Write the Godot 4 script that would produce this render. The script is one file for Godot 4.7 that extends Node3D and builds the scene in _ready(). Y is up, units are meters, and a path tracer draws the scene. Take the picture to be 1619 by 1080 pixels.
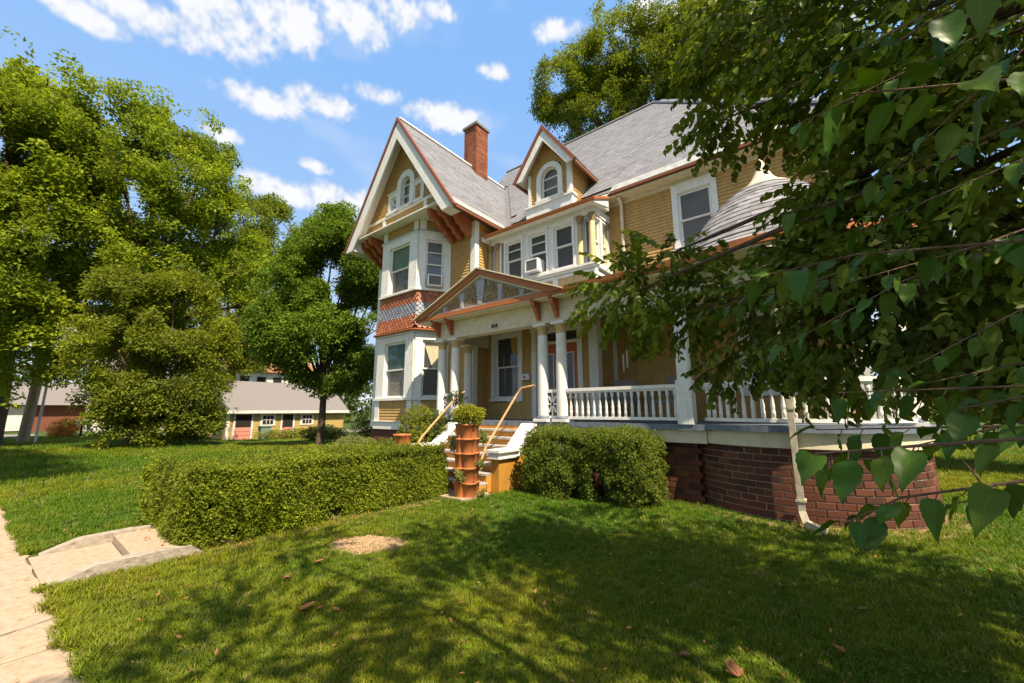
extends Node3D
# ---------------------------------------------------------------- helpers
const DECK := 1.35
var M := {}
var used := {}
var rng := RandomNumberGenerator.new()
var vary := FastNoiseLite.new()
var house: Node3D

func numbered(called: String, parent: Node) -> String:
	var key := str(parent.get_instance_id()) + called
	if not used.has(key):
		used[key] = 0
		return called
	used[key] += 1
	return "%s_%03d" % [called, used[key]]

func gpos(n: Node) -> Vector3:
	var p := Vector3.ZERO
	while n != self and n is Node3D:
		p += (n as Node3D).position
		n = n.get_parent()
	return p

func thing(called: String, label: String, category: String, at: Vector3, group := "") -> Node3D:
	var o := Node3D.new()
	o.name = numbered(called, self)
	add_child(o, true)
	o.position = at
	tag(o, label, category, group)
	return o

func tag(o: Node, label: String, category: String, group := "") -> void:
	o.set_meta("label", label)
	o.set_meta("category", category)
	if group != "":
		o.set_meta("group", group)

func S(smooth := false) -> SurfaceTool:
	var st := SurfaceTool.new()
	st.begin(Mesh.PRIMITIVE_TRIANGLES)
	st.set_smooth_group(0 if smooth else -1)
	return st

func part(called: String, st: SurfaceTool, mat: Material, parent: Node, kind := "") -> MeshInstance3D:
	st.generate_normals()
	return mesh_part(called, st.commit(), mat, parent, kind)

func mesh_part(called: String, mesh: Mesh, mat: Material, parent: Node, kind := "") -> MeshInstance3D:
	var mi := MeshInstance3D.new()
	mi.mesh = mesh
	mi.material_override = mat
	mi.name = numbered(called, parent)
	parent.add_child(mi, true)
	mi.position = -gpos(parent)
	if kind != "":
		mi.set_meta("kind", kind)
	return mi

func structure(called: String, st: SurfaceTool, mat: Material) -> MeshInstance3D:
	return part(called, st, mat, self, "structure")

func solo(called: String, st: SurfaceTool, mat: Material, label: String, category: String, group := "") -> MeshInstance3D:
	var o := part(called, st, mat, self)
	tag(o, label, category, group)
	return o

func quad(st: SurfaceTool, a: Vector3, b: Vector3, c: Vector3, d: Vector3) -> void:
	for p in [a, b, c, a, c, d]:
		st.add_vertex(p)

func tri(st: SurfaceTool, a: Vector3, b: Vector3, c: Vector3) -> void:
	st.add_vertex(a)
	st.add_vertex(b)
	st.add_vertex(c)

# a box in the axes of t, from corner lo to corner hi
func tbox(st: SurfaceTool, t: Transform3D, lo: Vector3, hi: Vector3) -> void:
	var p := []
	for i in 8:
		p.append(t * Vector3(hi.x if i & 1 else lo.x, hi.y if i & 2 else lo.y, hi.z if i & 4 else lo.z))
	quad(st, p[6], p[7], p[5], p[4])
	quad(st, p[3], p[2], p[0], p[1])
	quad(st, p[7], p[3], p[1], p[5])
	quad(st, p[2], p[6], p[4], p[0])
	quad(st, p[2], p[3], p[7], p[6])
	quad(st, p[4], p[5], p[1], p[0])

func bx(st: SurfaceTool, x0: float, x1: float, y0: float, y1: float, z0: float, z1: float) -> void:
	tbox(st, Transform3D.IDENTITY, Vector3(x0, y0, z0), Vector3(x1, y1, z1))

# a bar from a to b: w across, h along up
func bar(st: SurfaceTool, a: Vector3, b: Vector3, w: float, h: float, up := Vector3.UP) -> void:
	var d := (b - a).normalized()
	var side := d.cross(up).normalized()
	var u := side.cross(d)
	tbox(st, Transform3D(Basis(d, u, side), a), Vector3(0, -h / 2, -w / 2), Vector3(a.distance_to(b), h / 2, w / 2))

# several separate boards of one kind: each is a part of its own; list of [x0, x1, y0, y1, z0, z1]
func boards(called: String, list: Array, mat: Material, parent: Node) -> void:
	for b in list:
		var st := S()
		bx(st, b[0], b[1], b[2], b[3], b[4], b[5])
		part(called, st, mat, parent)

func tboards(called: String, t: Transform3D, list: Array, mat: Material, parent: Node) -> void:
	for b in list:
		var st := S()
		tbox(st, t, b[0], b[1])
		part(called, st, mat, parent)

func prism(st: SurfaceTool, pts: PackedVector2Array, o: Vector3, ux: Vector3, uy: Vector3, depth: Vector3) -> void:
	var idx := Geometry2D.triangulate_polygon(pts)
	var f := []
	for p in pts:
		f.append(o + ux * p.x + uy * p.y)
	for i in range(0, idx.size(), 3):
		tri(st, f[idx[i]], f[idx[i + 1]], f[idx[i + 2]])
		tri(st, f[idx[i]] + depth, f[idx[i + 2]] + depth, f[idx[i + 1]] + depth)
	for i in f.size():
		var j := (i + 1) % f.size()
		quad(st, f[i], f[i] + depth, f[j] + depth, f[j])

func lathe(st: SurfaceTool, prof: Array, c: Vector3, n: int, a0 := 0.0, a1 := TAU) -> void:
	for i in prof.size() - 1:
		for k in n:
			var p: float = lerpf(a0, a1, float(k) / n)
			var q: float = lerpf(a0, a1, float(k + 1) / n)
			var lo: Vector2 = prof[i]
			var hi: Vector2 = prof[i + 1]
			var e := Vector3(sin(p), 0, cos(p))
			var g := Vector3(sin(q), 0, cos(q))
			quad(st, c + e * hi.x + Vector3(0, hi.y, 0), c + g * hi.x + Vector3(0, hi.y, 0), c + g * lo.x + Vector3(0, lo.y, 0), c + e * lo.x + Vector3(0, lo.y, 0))

func tube(st: SurfaceTool, pts: Array, radii: Array, n := 7) -> void:
	var rings := []
	var keep := Vector3(0.31, 0.17, 0.93)
	for i in pts.size():
		var d: Vector3 = (pts[mini(i + 1, pts.size() - 1)] - pts[maxi(i - 1, 0)]).normalized()
		var s := d.cross(keep).normalized()
		var u := s.cross(d)
		var ring := []
		for k in n:
			ring.append(pts[i] + (s * cos(TAU * k / n) + u * sin(TAU * k / n)) * radii[i])
		rings.append(ring)
	for i in pts.size() - 1:
		for k in n:
			var m := (k + 1) % n
			quad(st, rings[i + 1][k], rings[i + 1][m], rings[i][m], rings[i][k])

func ground(x: float, z: float) -> float:
	return -0.6 * smoothstep(4.0, 11.0, -z) * smoothstep(16.0, 34.0, -x)

func lin(r: float, g: float, b: float) -> Color:
	return Color(r, g, b).linear_to_srgb()

# ---------------------------------------------------------------- textures and materials
func noise_bytes(size: int, freq: float, octaves: int, seed_: int, ridged := false) -> PackedByteArray:
	var n := FastNoiseLite.new()
	n.seed = seed_
	n.frequency = freq
	n.noise_type = FastNoiseLite.TYPE_SIMPLEX_SMOOTH
	n.fractal_type = FastNoiseLite.FRACTAL_RIDGED if ridged else FastNoiseLite.FRACTAL_FBM
	n.fractal_octaves = octaves
	var im := n.get_seamless_image(size, size)
	im.convert(Image.FORMAT_L8)
	return im.get_data()

# shades from lo to hi (sRGB greys) or between two colours
func ramp_tex(data: PackedByteArray, size: int, lo: Color, hi: Color, gamma := 1.0) -> ImageTexture:
	var lut := []
	for i in 256:
		lut.append(lo.lerp(hi, pow(i / 255.0, gamma)))
	var out := PackedByteArray()
	out.resize(size * size * 3)
	for i in data.size():
		var c: Color = lut[data[i]]
		out[i * 3] = int(c.r * 255)
		out[i * 3 + 1] = int(c.g * 255)
		out[i * 3 + 2] = int(c.b * 255)
	return ImageTexture.create_from_image(Image.create_from_data(size, size, false, Image.FORMAT_RGB8, out))

func mk(called: String, color: Color, rough: float, tex: Texture2D = null, scale := 1.0, bump: Texture2D = null, cm := 0.3, stretch := Vector3.ONE) -> StandardMaterial3D:
	var m := StandardMaterial3D.new()
	m.resource_name = called
	m.albedo_color = color
	m.roughness = rough
	m.metallic_specular = 0.4
	if tex:
		m.albedo_texture = tex
	if bump:
		m.heightmap_enabled = true
		m.heightmap_texture = bump
		m.heightmap_scale = cm
	if tex or bump:
		m.uv1_triplanar = true
		m.uv1_world_triplanar = true
		m.uv1_scale = stretch * scale
	M[called] = m
	return m

func leafy(called: String, color: Color, rough: float, glow: float) -> StandardMaterial3D:
	var m := mk(called, color, rough)
	m.vertex_color_use_as_albedo = true
	m.backlight_enabled = true
	m.backlight = lin(glow, glow, glow * 0.55)
	m.cull_mode = BaseMaterial3D.CULL_DISABLED
	m.metallic_specular = 0.25
	return m

func make_materials() -> void:
	var soft := noise_bytes(512, 0.006, 5, 11)
	var fine := noise_bytes(512, 0.035, 4, 12)
	var bold := noise_bytes(512, 0.012, 6, 13)
	var t_soft := ramp_tex(soft, 512, Color(0.86, 0.85, 0.83), Color(1, 1, 1))
	var t_paint := ramp_tex(bold, 512, Color(0.84, 0.83, 0.80), Color(1, 1, 1), 0.5)
	var t_white := ramp_tex(bold, 512, Color(0.88, 0.87, 0.84), Color(1, 1, 1), 0.45)
	var t_worn := ramp_tex(bold, 512, Color(0.6, 0.58, 0.55), Color(1, 1, 1), 0.45)
	var t_fine := ramp_tex(fine, 512, Color(0.72, 0.7, 0.68), Color(1, 1, 1))
	var b_fine := ramp_tex(fine, 512, Color.BLACK, Color.WHITE)
	var b_bold := ramp_tex(bold, 512, Color.BLACK, Color.WHITE)
	mk("siding", lin(0.56, 0.358, 0.128), 0.62, t_paint, 0.5, b_fine, 0.05)
	mk("white", lin(0.82, 0.815, 0.79), 0.5, t_white, 0.7, b_fine, 0.04)
	var streaks := ramp_tex(noise_bytes(512, 0.02, 5, 44), 512, Color(0.80, 0.775, 0.72), Color(1, 1, 1), 0.34)
	var faint := ramp_tex(noise_bytes(512, 0.02, 5, 45), 512, Color(0.87, 0.86, 0.82), Color(1, 1, 1), 0.30)
	for n in ["siding", "white"]:
		var m: StandardMaterial3D = M[n]
		m.detail_enabled = true
		m.detail_albedo = streaks if n == "siding" else faint
		m.detail_blend_mode = BaseMaterial3D.BLEND_MODE_MUL
		m.detail_uv_layer = BaseMaterial3D.DETAIL_UV_2
		m.uv2_triplanar = true
		m.uv2_world_triplanar = true
		m.uv2_scale = Vector3(1.1, 0.10, 1.1)
	mk("cream", lin(0.68, 0.60, 0.43), 0.55, t_paint, 0.6, b_fine, 0.04)
	mk("tan", lin(0.55, 0.40, 0.20), 0.55, t_paint, 0.8)
	mk("capital", lin(0.36, 0.25, 0.12), 0.55, t_fine, 2.0)
	mk("copper", lin(0.42, 0.14, 0.038), 0.42, t_paint, 0.9, b_fine, 0.03)
	mk("crown_trim", lin(0.24, 0.085, 0.04), 0.5, t_paint, 0.9)
	mk("bracket", lin(0.42, 0.13, 0.055), 0.5, t_paint, 0.9)
	mk("relief_ground", lin(0.42, 0.41, 0.45), 0.6, t_soft, 1.0)
	mk("relief_gold", lin(0.60, 0.45, 0.22), 0.55, t_fine, 6.0)
	mk("relief_brown", lin(0.26, 0.15, 0.08), 0.6, t_fine, 6.0)
	mk("deck", lin(0.17, 0.205, 0.26), 0.5, t_worn, 0.8, b_fine, 0.04)
	mk("step_orange", lin(0.66, 0.30, 0.06), 0.6, t_worn, 0.5, b_bold, 0.06)
	mk("cheek", lin(0.50, 0.245, 0.04), 0.6, t_soft, 0.5, b_bold, 0.08)
	mk("tread", lin(0.50, 0.47, 0.44), 0.6, t_worn, 0.9, b_fine, 0.05)
	mk("door", lin(0.46, 0.105, 0.022), 0.38, t_paint, 0.8)
	mk("mortar", lin(0.42, 0.35, 0.27), 0.9, t_fine, 2.0, b_fine, 0.3)
	mk("foundation", lin(0.16, 0.07, 0.045), 0.9, t_fine, 2.0, b_fine, 0.3)
	for i in 5:
		mk("brick%d" % i, lin([0.165, 0.125, 0.20, 0.14, 0.085][i], [0.058, 0.044, 0.075, 0.046, 0.036][i], [0.030, 0.024, 0.040, 0.022, 0.025][i]), 0.85, t_fine, 3.0, b_fine, 0.4)
	mk("chimney_brick", Color.WHITE, 0.85, t_fine, 3.0, b_fine, 0.4).vertex_color_use_as_albedo = true
	mk("stone_cap", lin(0.25, 0.235, 0.22), 0.85, t_worn, 1.0)
	for i in 3:
		mk("scale_red%d" % i, lin([0.43, 0.37, 0.48][i], [0.15, 0.12, 0.185][i], [0.075, 0.06, 0.095][i]), 0.55, t_fine, 3.0)
		mk("scale_blue%d" % i, lin([0.26, 0.22, 0.31][i], [0.29, 0.25, 0.34][i], [0.36, 0.31, 0.40][i]), 0.55, t_fine, 3.0)
	var sh := mk("shingle", Color.WHITE, 0.9, t_soft, 2.0, b_fine, 0.12)
	sh.vertex_color_use_as_albedo = true
	mk("roof_deck", lin(0.17, 0.165, 0.17), 0.95)
	mk("flashing", lin(0.44, 0.45, 0.42), 0.45, t_worn, 0.6)
	var cc := mk("concrete", lin(0.50, 0.40, 0.295), 0.92, ramp_tex(noise_bytes(512, 0.12, 3, 21), 512, Color(0.84, 0.83, 0.82), Color(1, 1, 1)), 1.3, b_fine, 0.07)
	cc.detail_enabled = true
	cc.detail_albedo = ramp_tex(bold, 512, Color(0.70, 0.66, 0.61), Color(1, 0.99, 0.98), 0.35)
	cc.detail_blend_mode = BaseMaterial3D.BLEND_MODE_MUL
	cc.detail_uv_layer = BaseMaterial3D.DETAIL_UV_2
	cc.uv2_triplanar = true
	cc.uv2_world_triplanar = true
	cc.uv2_scale = Vector3.ONE * 1.7
	mk("kerb", lin(0.40, 0.345, 0.275), 0.9, t_worn, 1.2, b_fine, 0.4)
	mk("asphalt", lin(0.27, 0.25, 0.22), 0.9, t_soft, 0.4)
	mk("soil", lin(0.46, 0.29, 0.175), 0.95, t_fine, 1.5, b_bold, 1.5)
	mk("lawn", lin(0.065, 0.105, 0.012), 0.95, ramp_tex(bold, 512, Color(0.62, 0.68, 0.5), Color(1, 1, 1)), 0.22, b_fine, 1.2)
	mk("bark", lin(0.13, 0.085, 0.055), 0.95, t_worn, 1.5, b_bold, 2.5, Vector3(2, 0.5, 2))
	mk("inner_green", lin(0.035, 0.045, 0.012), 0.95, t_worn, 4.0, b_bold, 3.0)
	mk("pole_wood", lin(0.46, 0.35, 0.24), 0.9, t_worn, 0.8, b_bold, 0.6, Vector3(3, 0.3, 3))
	mk("handrail", lin(0.60, 0.36, 0.17), 0.5, t_worn, 1.5, null, 0.0, Vector3(1, 1, 1))
	mk("terracotta", lin(0.50, 0.17, 0.055), 0.75, t_soft, 3.0)
	mk("potting_soil", lin(0.05, 0.035, 0.025), 0.95)
	mk("plastic_white", lin(0.72, 0.72, 0.70), 0.4)
	mk("grille", lin(0.20, 0.20, 0.20), 0.6)
	mk("iron", lin(0.05, 0.04, 0.03), 0.6)
	mk("downspout", lin(0.55, 0.49, 0.36), 0.45, t_worn, 1.0)
	mk("shade_green", lin(0.13, 0.20, 0.135), 0.8)
	mk("shade_teal", lin(0.045, 0.105, 0.095), 0.8)
	mk("screen_taupe", lin(0.215, 0.17, 0.135), 0.8)
	mk("screen_dark", lin(0.075, 0.068, 0.06), 0.8, t_soft, 0.9)
	mk("screen_grey", lin(0.13, 0.145, 0.16), 0.8)
	mk("lace", lin(0.58, 0.52, 0.34), 0.9)
	mk("gold_curtain", lin(0.52, 0.34, 0.09), 0.85)
	mk("dark_room", lin(0.018, 0.014, 0.011), 0.9)
	mk("wicker", lin(0.30, 0.29, 0.28), 0.8, t_fine, 6.0, b_fine, 0.4)
	mk("ceiling", lin(0.34, 0.26, 0.15), 0.7, t_soft, 0.7)
	mk("garage_siding", lin(0.46, 0.33, 0.11), 0.7, t_soft, 0.3)
	mk("pink_door", lin(0.56, 0.22, 0.17), 0.6)
	mk("far_white", lin(0.72, 0.70, 0.66), 0.6, t_soft, 0.3)
	mk("far_brick", lin(0.24, 0.085, 0.055), 0.85, t_fine, 1.5)
	mk("far_orange", lin(0.36, 0.155, 0.075), 0.85, t_fine, 0.8)
	mk("far_grey", lin(0.24, 0.225, 0.22), 0.9, t_fine, 0.8)
	mk("dry_leaf", lin(0.34, 0.15, 0.06), 0.8, t_fine, 9.0)
	mk("straw", lin(0.52, 0.37, 0.21), 0.9)
	var glass := StandardMaterial3D.new()
	glass.resource_name = "glass"
	glass.transparency = BaseMaterial3D.TRANSPARENCY_ALPHA
	glass.albedo_color = Color(0.6, 0.65, 0.68, 0.10)
	glass.roughness = 0.03
	M["glass"] = glass
	leafy("leaf", Color.WHITE, 0.55, 1.0)
	leafy("leaf_gloss", Color.WHITE, 0.42, 0.8)
	leafy("grass_blade", Color.WHITE, 0.6, 0.7)

# ---------------------------------------------------------------- leaves
func leaf_shape(st: SurfaceTool, t: Transform3D, l: float, w: float, fold: float, curl: float, fine := true) -> void:
	# an ovate leaf along +z with its midrib lowest, drooping to the tip
	var ts := [0.0, 0.18, 0.45, 0.75, 1.0] if fine else [0.0, 0.42, 1.0]
	var ws := [0.0, 0.82, 1.0, 0.58, 0.0] if fine else [0.0, 1.0, 0.0]
	var mid := []
	var lf := []
	var rt := []
	for i in ts.size():
		var z: float = l * ts[i]
		var y: float = -curl * l * ts[i] * ts[i]
		mid.append(t * Vector3(0, y, z))
		lf.append(t * Vector3(-w / 2 * ws[i], y + fold * w * ws[i], z))
		rt.append(t * Vector3(w / 2 * ws[i], y + fold * w * ws[i], z))
	for i in ts.size() - 1:
		if i == 0:
			tri(st, mid[0], mid[1], lf[1])
			tri(st, mid[0], rt[1], mid[1])
		elif i == ts.size() - 2:
			tri(st, mid[i], mid[i + 1], lf[i])
			tri(st, mid[i], rt[i], mid[i + 1])
		else:
			quad(st, mid[i], mid[i + 1], lf[i + 1], lf[i])
			quad(st, mid[i], rt[i], rt[i + 1], mid[i + 1])

# a broad leaf seen close: ovate blade with a drawn-out tip, toothed edge, cupped about its midrib
func broad_leaf(l: float, w: float, fold: float, curl: float, twist: float) -> ArrayMesh:
	var st := S(true)
	var n := 12
	var rows := []
	for i in n + 1:
		var f := float(i) / n
		var ws := 0.0
		if i > 0 and i < n:
			ws = pow(sin(PI * pow(f, 0.80)), 0.95) * (1.0 - 0.28 * f)
		var tooth := 1.0 + (0.05 if i % 2 else -0.03)
		var c := Vector3(sin(twist * f * f) * l * 0.35, -curl * l * f * f + 0.004 * sin(f * 9.0), l * f)
		var row := []
		for k in 5:
			var q := (k - 2) / 2.0
			var e: float = q * w / 2 * ws * (tooth if absf(q) > 0.9 else 1.0)
			row.append([c + Vector3(e, fold * absf(e) * 1.7 - 12.0 * fold * e * e + 0.002 * sin(f * 26.0 + q * 3.0) * absf(q), -absf(e) * 0.12), Vector2(0.5 + q * 0.5, f)])
		rows.append(row)
	for i in n:
		for k in 4:
			for v in [rows[i][k], rows[i][k + 1], rows[i + 1][k + 1], rows[i][k], rows[i + 1][k + 1], rows[i + 1][k]]:
				st.set_uv(v[1])
				st.add_vertex(v[0])
	st.generate_normals()
	return st.commit()

# the blade's own colouring: paler midrib and side veins, mottled between
func leaf_texture() -> ImageTexture:
	var im := Image.create(96, 160, false, Image.FORMAT_RGB8)
	for y in 160:
		for x in 96:
			var u := absf((x - 47.5) / 47.5)
			var v := y / 160.0
			var side := absf(fposmod(v * 8.0 - u * 2.6, 1.0) - 0.5)
			var vein := maxf(1.0 - u / 0.05, 1.0 - (0.5 - side) / 0.07 * (1.0 + u) if u < 0.92 else 0.0)
			var g := 0.80 + 0.10 * vary.get_noise_2d(x * 5.0, y * 5.0) + 0.05 * side
			var c := Color(g, g, g).lerp(Color(1.0, 1.0, 0.86), clampf(vein, 0.0, 1.0) * 0.8)
			im.set_pixel(x, y, c)
	return ImageTexture.create_from_image(im)

func any_basis(flat := 0.0) -> Basis:
	var b := Basis(Vector3.UP, rng.randf() * TAU)
	b = b * Basis(Vector3.RIGHT, rng.randf_range(-1.2, 1.2) * (1.0 - flat))
	return b * Basis(Vector3.BACK, rng.randf_range(-1.2, 1.2) * (1.0 - flat))

# a small spray of leaves
func clump(n: int, r: float, l: float, w: float) -> ArrayMesh:
	var st := S()
	for i in n:
		var p := Vector3(rng.randfn(), rng.randfn(), rng.randfn()).normalized() * r * sqrt(rng.randf())
		var k := rng.randf_range(0.75, 1.25)
		leaf_shape(st, Transform3D(any_basis(0.25), p), l * k, w * k, 0.22, rng.randf_range(0.0, 0.4), false)
	st.generate_normals()
	return st.commit()

# a twig with leaves hanging off both sides
func twig(n: int, length: float, l: float, w: float) -> ArrayMesh:
	var st := S(true)
	for i in n:
		var f := (i + 0.6) / n
		var p := Vector3(0, -0.25 * length * f * f, length * f)
		var side := 1.0 if i % 2 else -1.0
		var b := Basis(Vector3.UP, side * rng.randf_range(0.5, 1.3)) * Basis(Vector3.RIGHT, rng.randf_range(0.1, 1.1)) * Basis(Vector3.BACK, rng.randf_range(-0.7, 0.7))
		var k := rng.randf_range(0.7, 1.2)
		leaf_shape(st, Transform3D(b, p), l * k, w * k, 0.14, rng.randf_range(0.1, 0.45))
	tube(st, [Vector3.ZERO, Vector3(0, -0.06 * length, length * 0.5), Vector3(0, -0.25 * length, length)], [0.004, 0.003, 0.0015], 4)
	st.generate_normals()
	return st.commit()

func spread(called: String, mesh: Mesh, mat: Material, where: Array, tints: Array, parent: Node) -> MultiMeshInstance3D:
	var mm := MultiMesh.new()
	mm.transform_format = MultiMesh.TRANSFORM_3D
	mm.use_colors = true
	mm.mesh = mesh
	mm.instance_count = where.size()
	var off := gpos(parent)
	for i in where.size():
		var t: Transform3D = where[i]
		t.origin -= off
		mm.set_instance_transform(i, t)
		mm.set_instance_color(i, tints[i])
	var mi := MultiMeshInstance3D.new()
	mi.multimesh = mm
	mi.material_override = mat
	mi.name = numbered(called, parent)
	mi.set_meta("kind", "stuff")
	parent.add_child(mi, true)
	return mi

func tint(base: Color, spread_: float, yellow := 0.0) -> Color:
	var k := 1.4 + 1.4 * rng.randf_range(-spread_, spread_)
	var y := rng.randf() * yellow
	return Color(base.r * k * (1.0 + 0.8 * y), base.g * k * (1.0 + 0.3 * y), base.b * k)

# leaf sprays through the outer part of a set of lobes; vary leaves gaps between boughs
func fill_lobes(lobes: Array, per: float, size: Vector2, color: Color, gap: float, where: Array, tints: Array, yellow := 0.25, gapfreq := 1.0) -> void:
	for b in lobes:
		var c: Vector3 = b[0]
		var r: Vector3 = b[1]
		var n := int(per * (r.x * r.y + r.y * r.z + r.x * r.z))
		for i in n:
			var d := Vector3(rng.randfn(), rng.randfn(), rng.randfn()).normalized()
			var f := 0.35 + 0.72 * sqrt(rng.randf())
			f *= 1.0 + 0.45 * vary.get_noise_3dv((c + d * r) * 6.0) + 0.2 * vary.get_noise_3dv((c + d * r) * 20.0)
			var p := c + d * r * f
			var v := vary.get_noise_3dv(p * gapfreq * 8.0)
			if v < gap:
				continue
			var tone := vary.get_noise_3dv(p * 5.0 + Vector3(50, 0, 9))
			var col := tint(color, 0.28, yellow)
			col = Color(col.r * (1.0 + 0.5 * tone), col.g * (1.0 + 0.45 * tone), col.b)
			where.append(Transform3D(any_basis(0.2).scaled(Vector3.ONE * rng.randf_range(size.x, size.y)), p))
			tints.append(col)

func tree(called: String, label: String, at: Vector3, girth: float, fork: float, lobes: Array, per: float, size: Vector2, color: Color, gap: float, mesh: Mesh, yellow := 0.25, group := "") -> Node3D:
	var t := thing(called, label, "tree", at, group)
	var st := S(true)
	var top := at + Vector3(0.2, fork, 0.1)
	tube(st, [at + Vector3(0, -0.3, 0), at + Vector3(0, 0.25, 0), at + Vector3(0.06, fork * 0.5, 0), top], [girth * 1.5, girth * 1.05, girth * 0.9, girth * 0.75], 10)
	part("trunk", st, M.bark, t)
	st = S(true)
	for b in lobes:
		var c: Vector3 = b[0]
		var m := top.lerp(c, 0.5) + Vector3(rng.randf_range(-0.4, 0.4), rng.randf_range(0.0, 0.6), rng.randf_range(-0.4, 0.4))
		tube(st, [top - Vector3(0, girth, 0), m, c], [girth * 0.5, girth * 0.3, girth * 0.1], 6)
		for k in 3:
			var e := c + Vector3(rng.randfn(), rng.randfn() * 0.6 + 0.2, rng.randfn()).normalized() * (b[1] as Vector3).x * 0.62
			tube(st, [m.lerp(c, 0.6), (c + e) / 2 + Vector3(0, 0.2, 0), e], [girth * 0.14, girth * 0.08, girth * 0.02], 5)
	part("limbs", st, M.bark, t)
	var where := []
	var tints := []
	fill_lobes(lobes, per, size, color, gap, where, tints, yellow, 1.0)
	spread("crown", mesh, M.leaf, where, tints, t)
	return t

# ---------------------------------------------------------------- house pieces
func frame_of(o: Vector3, ux: Vector3, n: Vector3) -> Transform3D:
	return Transform3D(Basis(ux, Vector3.UP, n), o)

# lapped boards on a wall; o is the wall point at s = 0, y = 0; holes are Rect2 in (s, y)
func siding(st: SurfaceTool, o: Vector3, ux: Vector3, n: Vector3, s0: float, s1: float, y0: float, y1: float, holes := [], lim = null, pitch := 0.095) -> void:
	var rows := int(ceil((y1 - y0) / pitch))
	for r in rows:
		var y := y0 + r * pitch
		var yt := minf(y + pitch, y1)
		var a := Vector2(s0, s1)
		var b := a
		if lim != null:
			a = lim.call(y)
			b = lim.call(yt)
			if a.x >= a.y:
				continue
			if b.x > b.y:
				b = Vector2((b.x + b.y) / 2, (b.x + b.y) / 2)
		var cuts := [a.x]
		for h in holes:
			if yt > h.position.y + 0.02 and y < h.end.y - 0.02 and h.end.x > a.x and h.position.x < a.y:
				cuts.append(maxf(h.position.x, a.x))
				cuts.append(minf(h.end.x, a.y))
		cuts.append(a.y)
		for i in range(0, cuts.size(), 2):
			var p: float = cuts[i]
			var q: float = cuts[i + 1]
			if q - p < 0.002:
				continue
			var pt: float = b.x if i == 0 else p
			var qt: float = b.y if i == cuts.size() - 2 else q
			var bo := n * 0.022
			var to := n * 0.003
			quad(st, o + ux * pt + Vector3(0, yt, 0) + to, o + ux * qt + Vector3(0, yt, 0) + to, o + ux * q + Vector3(0, y, 0) + bo, o + ux * p + Vector3(0, y, 0) + bo)
			quad(st, o + ux * p + Vector3(0, y, 0) + bo, o + ux * q + Vector3(0, y, 0) + bo, o + ux * q + Vector3(0, y, 0) + to, o + ux * p + Vector3(0, y, 0) + to)

func wall(called: String, o: Vector3, ux: Vector3, n: Vector3, s0: float, s1: float, y0: float, y1: float, holes := [], lim = null, mat := "siding") -> MeshInstance3D:
	var st := S()
	siding(st, o, ux, n, s0, s1, y0, y1, holes, lim)
	return part(called, st, M[mat], house, "stuff")

func window(o: Vector3, ux: Vector3, n: Vector3, w: float, h: float, side: float, head: float, low: String, up: String, meet := 0.5, extra_rails := [], parent: Node = null) -> MeshInstance3D:
	var t := frame_of(o, ux, n)
	var x := w / 2
	var st := S()
	tbox(st, t, Vector3(-x - side, 0, -0.02), Vector3(-x, h, 0.04))
	tbox(st, t, Vector3(x, 0, -0.02), Vector3(x + side, h, 0.04))
	tbox(st, t, Vector3(-x - side, h, -0.02), Vector3(x + side, h + head, 0.043))
	if head > 0.05:
		tbox(st, t, Vector3(-x - side - 0.02, h + head, -0.02), Vector3(x + side + 0.02, h + head + 0.035, 0.075))
	tbox(st, t, Vector3(-x - side - 0.03, -0.08, -0.02), Vector3(x + side + 0.03, 0, 0.085))
	tbox(st, t, Vector3(-x, 0, -0.16), Vector3(-x + 0.025, h, -0.021))
	tbox(st, t, Vector3(x - 0.025, 0, -0.16), Vector3(x, h, -0.021))
	tbox(st, t, Vector3(-x + 0.025, h - 0.025, -0.16), Vector3(x - 0.025, h, -0.021))
	tbox(st, t, Vector3(-x + 0.025, 0, -0.16), Vector3(x - 0.025, 0.03, -0.021))
	var f := part("window", st, M.white, parent if parent else house)
	var m := h * meet
	var b := 0.042
	st = S()
	var xi := x - 0.026
	for k in 2:
		var y0 := m - 0.02 if k else 0.031
		var y1 := h - 0.026 if k else m + 0.02
		var z := -0.05 if k else -0.09
		tbox(st, t, Vector3(-xi, y0, z - 0.018), Vector3(-xi + b, y1, z + 0.018))
		tbox(st, t, Vector3(xi - b, y0, z - 0.018), Vector3(xi, y1, z + 0.018))
		tbox(st, t, Vector3(-xi + b, y0, z - 0.018), Vector3(xi - b, y0 + b, z + 0.017))
		tbox(st, t, Vector3(-xi + b, y1 - b, z - 0.018), Vector3(xi - b, y1, z + 0.017))
	for e in extra_rails:
		tbox(st, t, Vector3(-xi + b, e - 0.015, -0.06), Vector3(xi - b, e + 0.015, -0.03))
	part("sash", st, M.white, f)
	for k in 2:
		st = S()
		var y0 := m if k else 0.07
		var y1 := h - 0.06 if k else m
		var z := -0.05 if k else -0.09
		quad(st, t * Vector3(-xi + b, y1, z), t * Vector3(xi - b, y1, z), t * Vector3(xi - b, y0, z), t * Vector3(-xi + b, y0, z))
		part("pane", st, M.glass, f)
		st = S()
		z = -0.115 if k else -0.125
		tbox(st, t, Vector3(-xi, m if k else 0.03, z - 0.01), Vector3(xi, h - 0.03 if k else m, z))
		part("window_shade", st, M[up if k else low], f)
	return f

func arch_pts(w: float, hs: float, n := 10) -> PackedVector2Array:
	var p := PackedVector2Array([Vector2(-w / 2, 0)])
	for i in n + 1:
		var a := PI - PI * i / n
		p.append(Vector2(cos(a) * w / 2, hs + sin(a) * w / 2))
	p.append(Vector2(w / 2, 0))
	return p

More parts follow.
